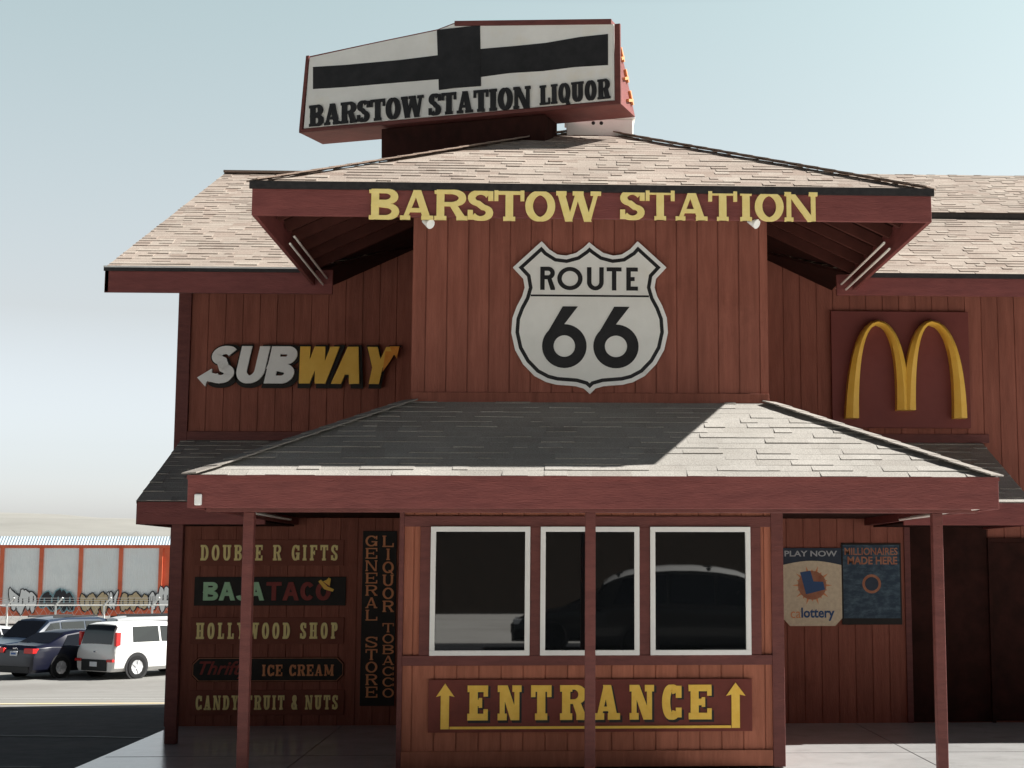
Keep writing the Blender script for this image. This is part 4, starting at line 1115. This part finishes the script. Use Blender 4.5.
box_hatch = dict(size=(4.1, 1.79, 1.62), clear=.22,
    stations=[(-2.03, .80, .82, .80, .70), (-1.99, .86, .92, .85, .72), (-1.90, .99, 1.35, .87, .66), (-1.80, 1.0, 1.56, .885, .67), (-1.55, 1.01, 1.61, .895, .68), (-.3, 1.0, 1.62, .895, .69), (.45, .99, 1.57, .895, .68),
              (1.15, .99, 1.06, .885, .70), (1.25, .97, 1.0, .88, .70), (1.85, .88, .90, .85, .66), (2.0, .74, .76, .78, .6), (2.06, .6, .62, .7, .55)],
    side_glass=[((-1.35, -1.3), (-.4, -.4)), ((-.32, -.32), (.95, .35))], windscreen=(1.12, .5), rear_window=(-1.972, -1.812), wheel=.335, axles=(-1.25, 1.30),
    mirror=(.85, .98), parts=[('tail_light', 'redlens', (-1.96, -1.80, .745, .845, .95, 1.34), 1), ('reflector', 'redlens', (-2.08, -1.98, .58, .84, .50, .58), 1),
        ('bumper', 'darkplastic', (-2.07, -1.9, -.55, .55, .24, .56)), ('licence_plate', 'plate', (-2.085, -2.06, -.16, .16, .36, .50)), ('badge', 'chrome', (-2.045, -2.0, -.06, .06, .76, .81)),
        ('headlight', 'clearlens', (1.9, 2.04, .5, .76, .66, .82), 1), ('bumper', 'darkplastic', (1.95, 2.1, -.6, .6, .25, .5))])
sedan = dict(size=(4.8, 1.84, 1.46), clear=.20,
    stations=[(-2.42, .70, .72, .76, .66), (-2.38, .86, .90, .84, .70), (-2.25, .98, 1.03, .88, .72), (-1.70, 1.0, 1.07, .91, .70), (-1.0, .97, 1.38, .92, .62), (-.45, .95, 1.46, .92, .60), (.25, .93, 1.45, .92, .60),
              (1.10, .93, 1.02, .915, .70), (1.25, .92, .97, .91, .70), (2.0, .80, .84, .87, .66), (2.32, .64, .67, .78, .6), (2.38, .5, .52, .7, .5)],
    side_glass=[((-1.25, -.95), (-.35, -.35)), ((-.28, -.28), (.85, .25))], windscreen=(1.08, .32), rear_window=(-1.66, -1.02), wheel=.335, axles=(-1.38, 1.42),
    mirror=(.78, .95), parts=[('tail_light', 'redlens', (-2.44, -2.2, .46, .86, .80, .95), 1), ('licence_plate', 'plate', (-2.44, -2.40, -.16, .16, .72, .86)), ('plate_print', 'plateblue', (-2.445, -2.44, -.11, .11, .76, .82)),
        ('bumper', 'darkplastic', (-2.46, -2.3, -.7, .7, .22, .40)), ('badge', 'chrome', (-2.42, -2.36, -.06, .06, .93, .97)), ('headlight', 'clearlens', (2.0, 2.34, .5, .8, .60, .72), 1), ('grille', 'darkplastic', (2.3, 2.41, -.45, .45, .38, .6))])
suv = dict(size=(5.0, 1.98, 1.85), clear=.28,
    stations=[(-2.48, .90, .92, .86, .74), (-2.44, 1.02, 1.08, .92, .76), (-2.30, 1.12, 1.55, .95, .72), (-2.10, 1.13, 1.78, .97, .72), (-1.8, 1.14, 1.84, .98, .73), (-.4, 1.13, 1.86, .985, .74), (.35, 1.12, 1.80, .985, .72),
              (1.05, 1.12, 1.20, .98, .78), (1.15, 1.11, 1.15, .975, .78), (2.2, 1.03, 1.06, .95, .78), (2.42, .86, .88, .9, .72), (2.48, .6, .62, .82, .66)],
    side_glass=[((-2.05, -1.85), (-1.15, -1.15)), ((-1.08, -1.08), (-.12, -.12)), ((-.04, -.04), (.9, .3))], windscreen=(1.03, .42), rear_window=(-2.33, -2.13), wheel=.39, axles=(-1.45, 1.52),
    mirror=(.75, 1.12), parts=[('headlight', 'clearlens', (2.25, 2.46, .58, .88, .80, .98), 1), ('grille', 'chrome', (2.42, 2.50, -.5, .5, .62, .68)), ('grille', 'chrome', (2.42, 2.51, -.5, .5, .76, .81)), ('grille', 'chrome', (2.40, 2.49, -.5, .5, .88, .93)),
        ('bumper', 'darkplastic', (2.35, 2.53, -.8, .8, .3, .5)), ('tail_light', 'redlens', (-2.46, -2.25, .7, .9, 1.0, 1.4), 1), ('bumper', 'darkplastic', (-2.52, -2.4, -.85, .85, .3, .55)), ('roof_rail', 'darkplastic', (-1.8, .1, .62, .66, 1.84, 1.90), 1)])
van = dict(suv); van['size'] = (5.0, 1.98, 1.95)
zg, zg2 = -1.42, -1.78
def spot(px, Y): return at(px, 640, Y)[0]
car('parked_hatchback', 'white boxy hatchback parked beside the navy sedan', box_hatch, M['whitecar'], (spot(152, 46.3), 46.3, zg), 90-36)
sd = car('parked_sedan', 'navy sedan seen from behind with red tail lights', sedan, M['navycar'], (spot(76, 46.6), 46.6, zg), 90-31); sd.scale = (.93, .93, .93)
car('parked_suv', 'slate blue sport utility vehicle facing out behind the navy sedan', suv, M['bluecar'], (spot(42, 53), 53, zg2), 270-32)
car('parked_van', 'silver van with roof rails parked beyond the white hatchback', van, M['silvercar'], (spot(172, 55.0), 55.0, zg2), 90-60)
car('parked_compact', 'dark compact car partly hidden between sedan and white hatchback', box_hatch, M['blackcar'], (spot(108, 57.5), 57.5, zg2), 90-30)
car('parked_coupe', 'silver car cut off at the picture edge beside the blue utility vehicle', sedan, M['silvercar'], (spot(-20, 56), 56, zg2), 270-30)
# across the forecourt: what the windows reflect
tall = dict(size=(4.9, 1.95, 2.0), clear=.25, roof=True, roof_x=(-2.2, -2.0, -1.7, -1.3, -.8, -.3, .2, .6, .95), rim='darkplastic',
    stations=[(-2.45, .95, .98, .86, .74), (-2.42, 1.05, 1.12, .92, .76), (-2.2, 1.12, 1.62, .95, .72), (-1.9, 1.14, 1.80, .97, .72), (-1.4, 1.15, 1.91, .98, .73), (-.7, 1.14, 1.96, .985, .74), (0, 1.12, 1.95, .985, .74), (.6, 1.10, 1.84, .985, .72), (.95, 1.08, 1.70, .98, .72),
              (1.75, 1.05, 1.10, .97, .74), (2.2, .95, .98, .92, .72), (2.45, .74, .76, .84, .66)],
    side_glass=[((-2.0, -1.8), (-.9, -.9)), ((-.82, -.82), (.1, .1)), ((.18, .18), (1.5, .9))], windscreen=(1.7, 1.0), rear_window=(-2.38, -2.1), wheel=.36, axles=(-1.45, 1.55), mirror=(1.3, 1.08),
    parts=[('headlight', 'clearlens', (2.2, 2.42, .58, .86, .72, .86), 1), ('bumper', 'darkplastic', (2.35, 2.5, -.8, .8, .3, .5)), ('bumper', 'darkplastic', (-2.5, -2.35, -.8, .8, .3, .5))])
car('waiting_car', 'tall black car, arched roof whitened as sky glare, standing in the lane opposite the entrance', tall, M['blackcar'], (3.35, -4.2, -.12), 2, 'cars waiting in the lane')
car('waiting_car', 'low black sedan added out of view to darken the window reflections', dict(sedan, rim='darkplastic'), M['blackcar'], (1.5, -8.2, -.12), 181, 'cars waiting in the lane')  # unseen car added to hide bright ground mirrored in the glass

# ================================================================== UNSEEN BLOCK ADDED TO CUT SKY LIGHT (mirrored in the glass)
SB = thing('sky_blocker', 'tall brown stucco block added out of view to block sky light', 'building', (0, -34, -.14))
MB().box(-50, 54, -44, -34, -.14, 20).build('wall', M['stucco'], SB)
MB().box(-52, -40.1, -33.99, 2, -.14, 18).box(48, 60, -33.99, 2, -.14, 18).build('wing', M['stucco'], SB)  # side wings added to shut out low sky light
MB().box(-50.4, 54.4, -44.4, -33.2, 20, 20.4).build('roof', M['trim'], SB)
for x, z in [(x, z) for x in range(-47, 52, 6) for z in (3.9, 7.2, 10.5, 13.8, 17)]:
    w_ = MB().box(x, x+2.6, -33.99, -33.94, z, z+1.8).build('window', M['glass'], SB)
    MB().box(x-.08, x+2.68, -33.99, -33.9, z-.1, z).box(x-.08, x+2.68, -33.99, -33.9, z+1.8, z+1.9).build('frame', M['trim'], w_)

# ================================================================== LIGHT, SKY, CAMERA
sdir = Vector((1.14, .125, 1.0)).normalized()              # towards the sun
el = math.asin(sdir.z); az = math.atan2(sdir.x, sdir.y)  # azimuth from +Y towards +X
wd = bpy.data.worlds.new('World'); C.world = wd; wd.use_nodes = True
nt = wd.node_tree; bg = nt.nodes['Background']
sky = nt.nodes.new('ShaderNodeTexSky'); sky.sky_type = 'NISHITA'; sky.sun_disc = False
sky.sun_elevation = el; sky.sun_rotation = az; sky.altitude = 600
sky.air_density = 1.0; sky.dust_density = 4.0; sky.ozone_density = .6
hs = nt.nodes.new('ShaderNodeHueSaturation'); hs.inputs['Saturation'].default_value = .45
nt.links.new(sky.outputs[0], hs.inputs['Color'])
# sky colour by height: bright low band, upper sky darkened to deepen the shade
tc = nt.nodes.new('ShaderNodeTexCoord'); sx = nt.nodes.new('ShaderNodeSeparateXYZ'); nt.links.new(tc.outputs['Generated'], sx.inputs[0])
hz = nt.nodes.new('ShaderNodeValToRGB'); el_ = hz.color_ramp.elements
el_[0].position = 0; el_[0].color = (1.62, 1.60, 1.68, 1); el_[1].position = 1; el_[1].color = (.035, .045, .065, 1)
for p_, c_ in ((.03, (1.20, 1.195, 1.25, 1)), (.06, (1.01, 1.015, 1.05, 1)), (.16, (.765, .74, .69, 1)), (.36, (.74, .83, .735, 1)), (.41, (.22, .26, .27, 1)), (.47, (.06, .075, .09, 1))):
    e_ = el_.new(p_); e_.color = c_
nt.links.new(sx.outputs['Z'], hz.inputs[0])
vm = nt.nodes.new('ShaderNodeVectorMath'); vm.operation = 'MULTIPLY'; nt.links.new(hs.outputs[0], vm.inputs[0]); nt.links.new(hz.outputs[0], vm.inputs[1])
v2 = nt.nodes.new('ShaderNodeVectorMath'); v2.operation = 'SCALE'; v2.inputs['Scale'].default_value = .975; nt.links.new(vm.outputs[0], v2.inputs[0])
nt.links.new(v2.outputs[0], bg.inputs['Color'])
bg.inputs['Strength'].default_value = .12
sl = bpy.data.lights.new('sun', 'SUN'); sl.energy = 5.0; sl.angle = R(.53); sl.color = (1, .97, .915)
so = bpy.data.objects.new('sun', sl); COL.objects.link(so)
so.rotation_euler = sdir.to_track_quat('Z', 'Y').to_euler(); so.location = (20, 10, 30)
cam = bpy.data.cameras.new('camera'); co = bpy.data.objects.new('camera', cam); COL.objects.link(co)
cam.sensor_width = 36; cam.lens = FPX*36/1024; cam.shift_x = (512-PPX)/1024; cam.clip_end = 20000
co.location = (0, 0, EYE)
co.matrix_world = Matrix((( _r.x, _u.x, -_a.x, 0), (_r.y, _u.y, -_a.y, 0), (_r.z, _u.z, -_a.z, EYE), (0, 0, 0, 1)))
C.camera = co
C.view_settings.view_transform = 'Standard'; C.view_settings.look = 'None'; C.view_settings.gamma = 1
C.view_settings.exposure = 1.15
C.render.resolution_x, C.render.resolution_y = 1024, 768
C.cycles.max_bounces = 8; C.cycles.diffuse_bounces = 4
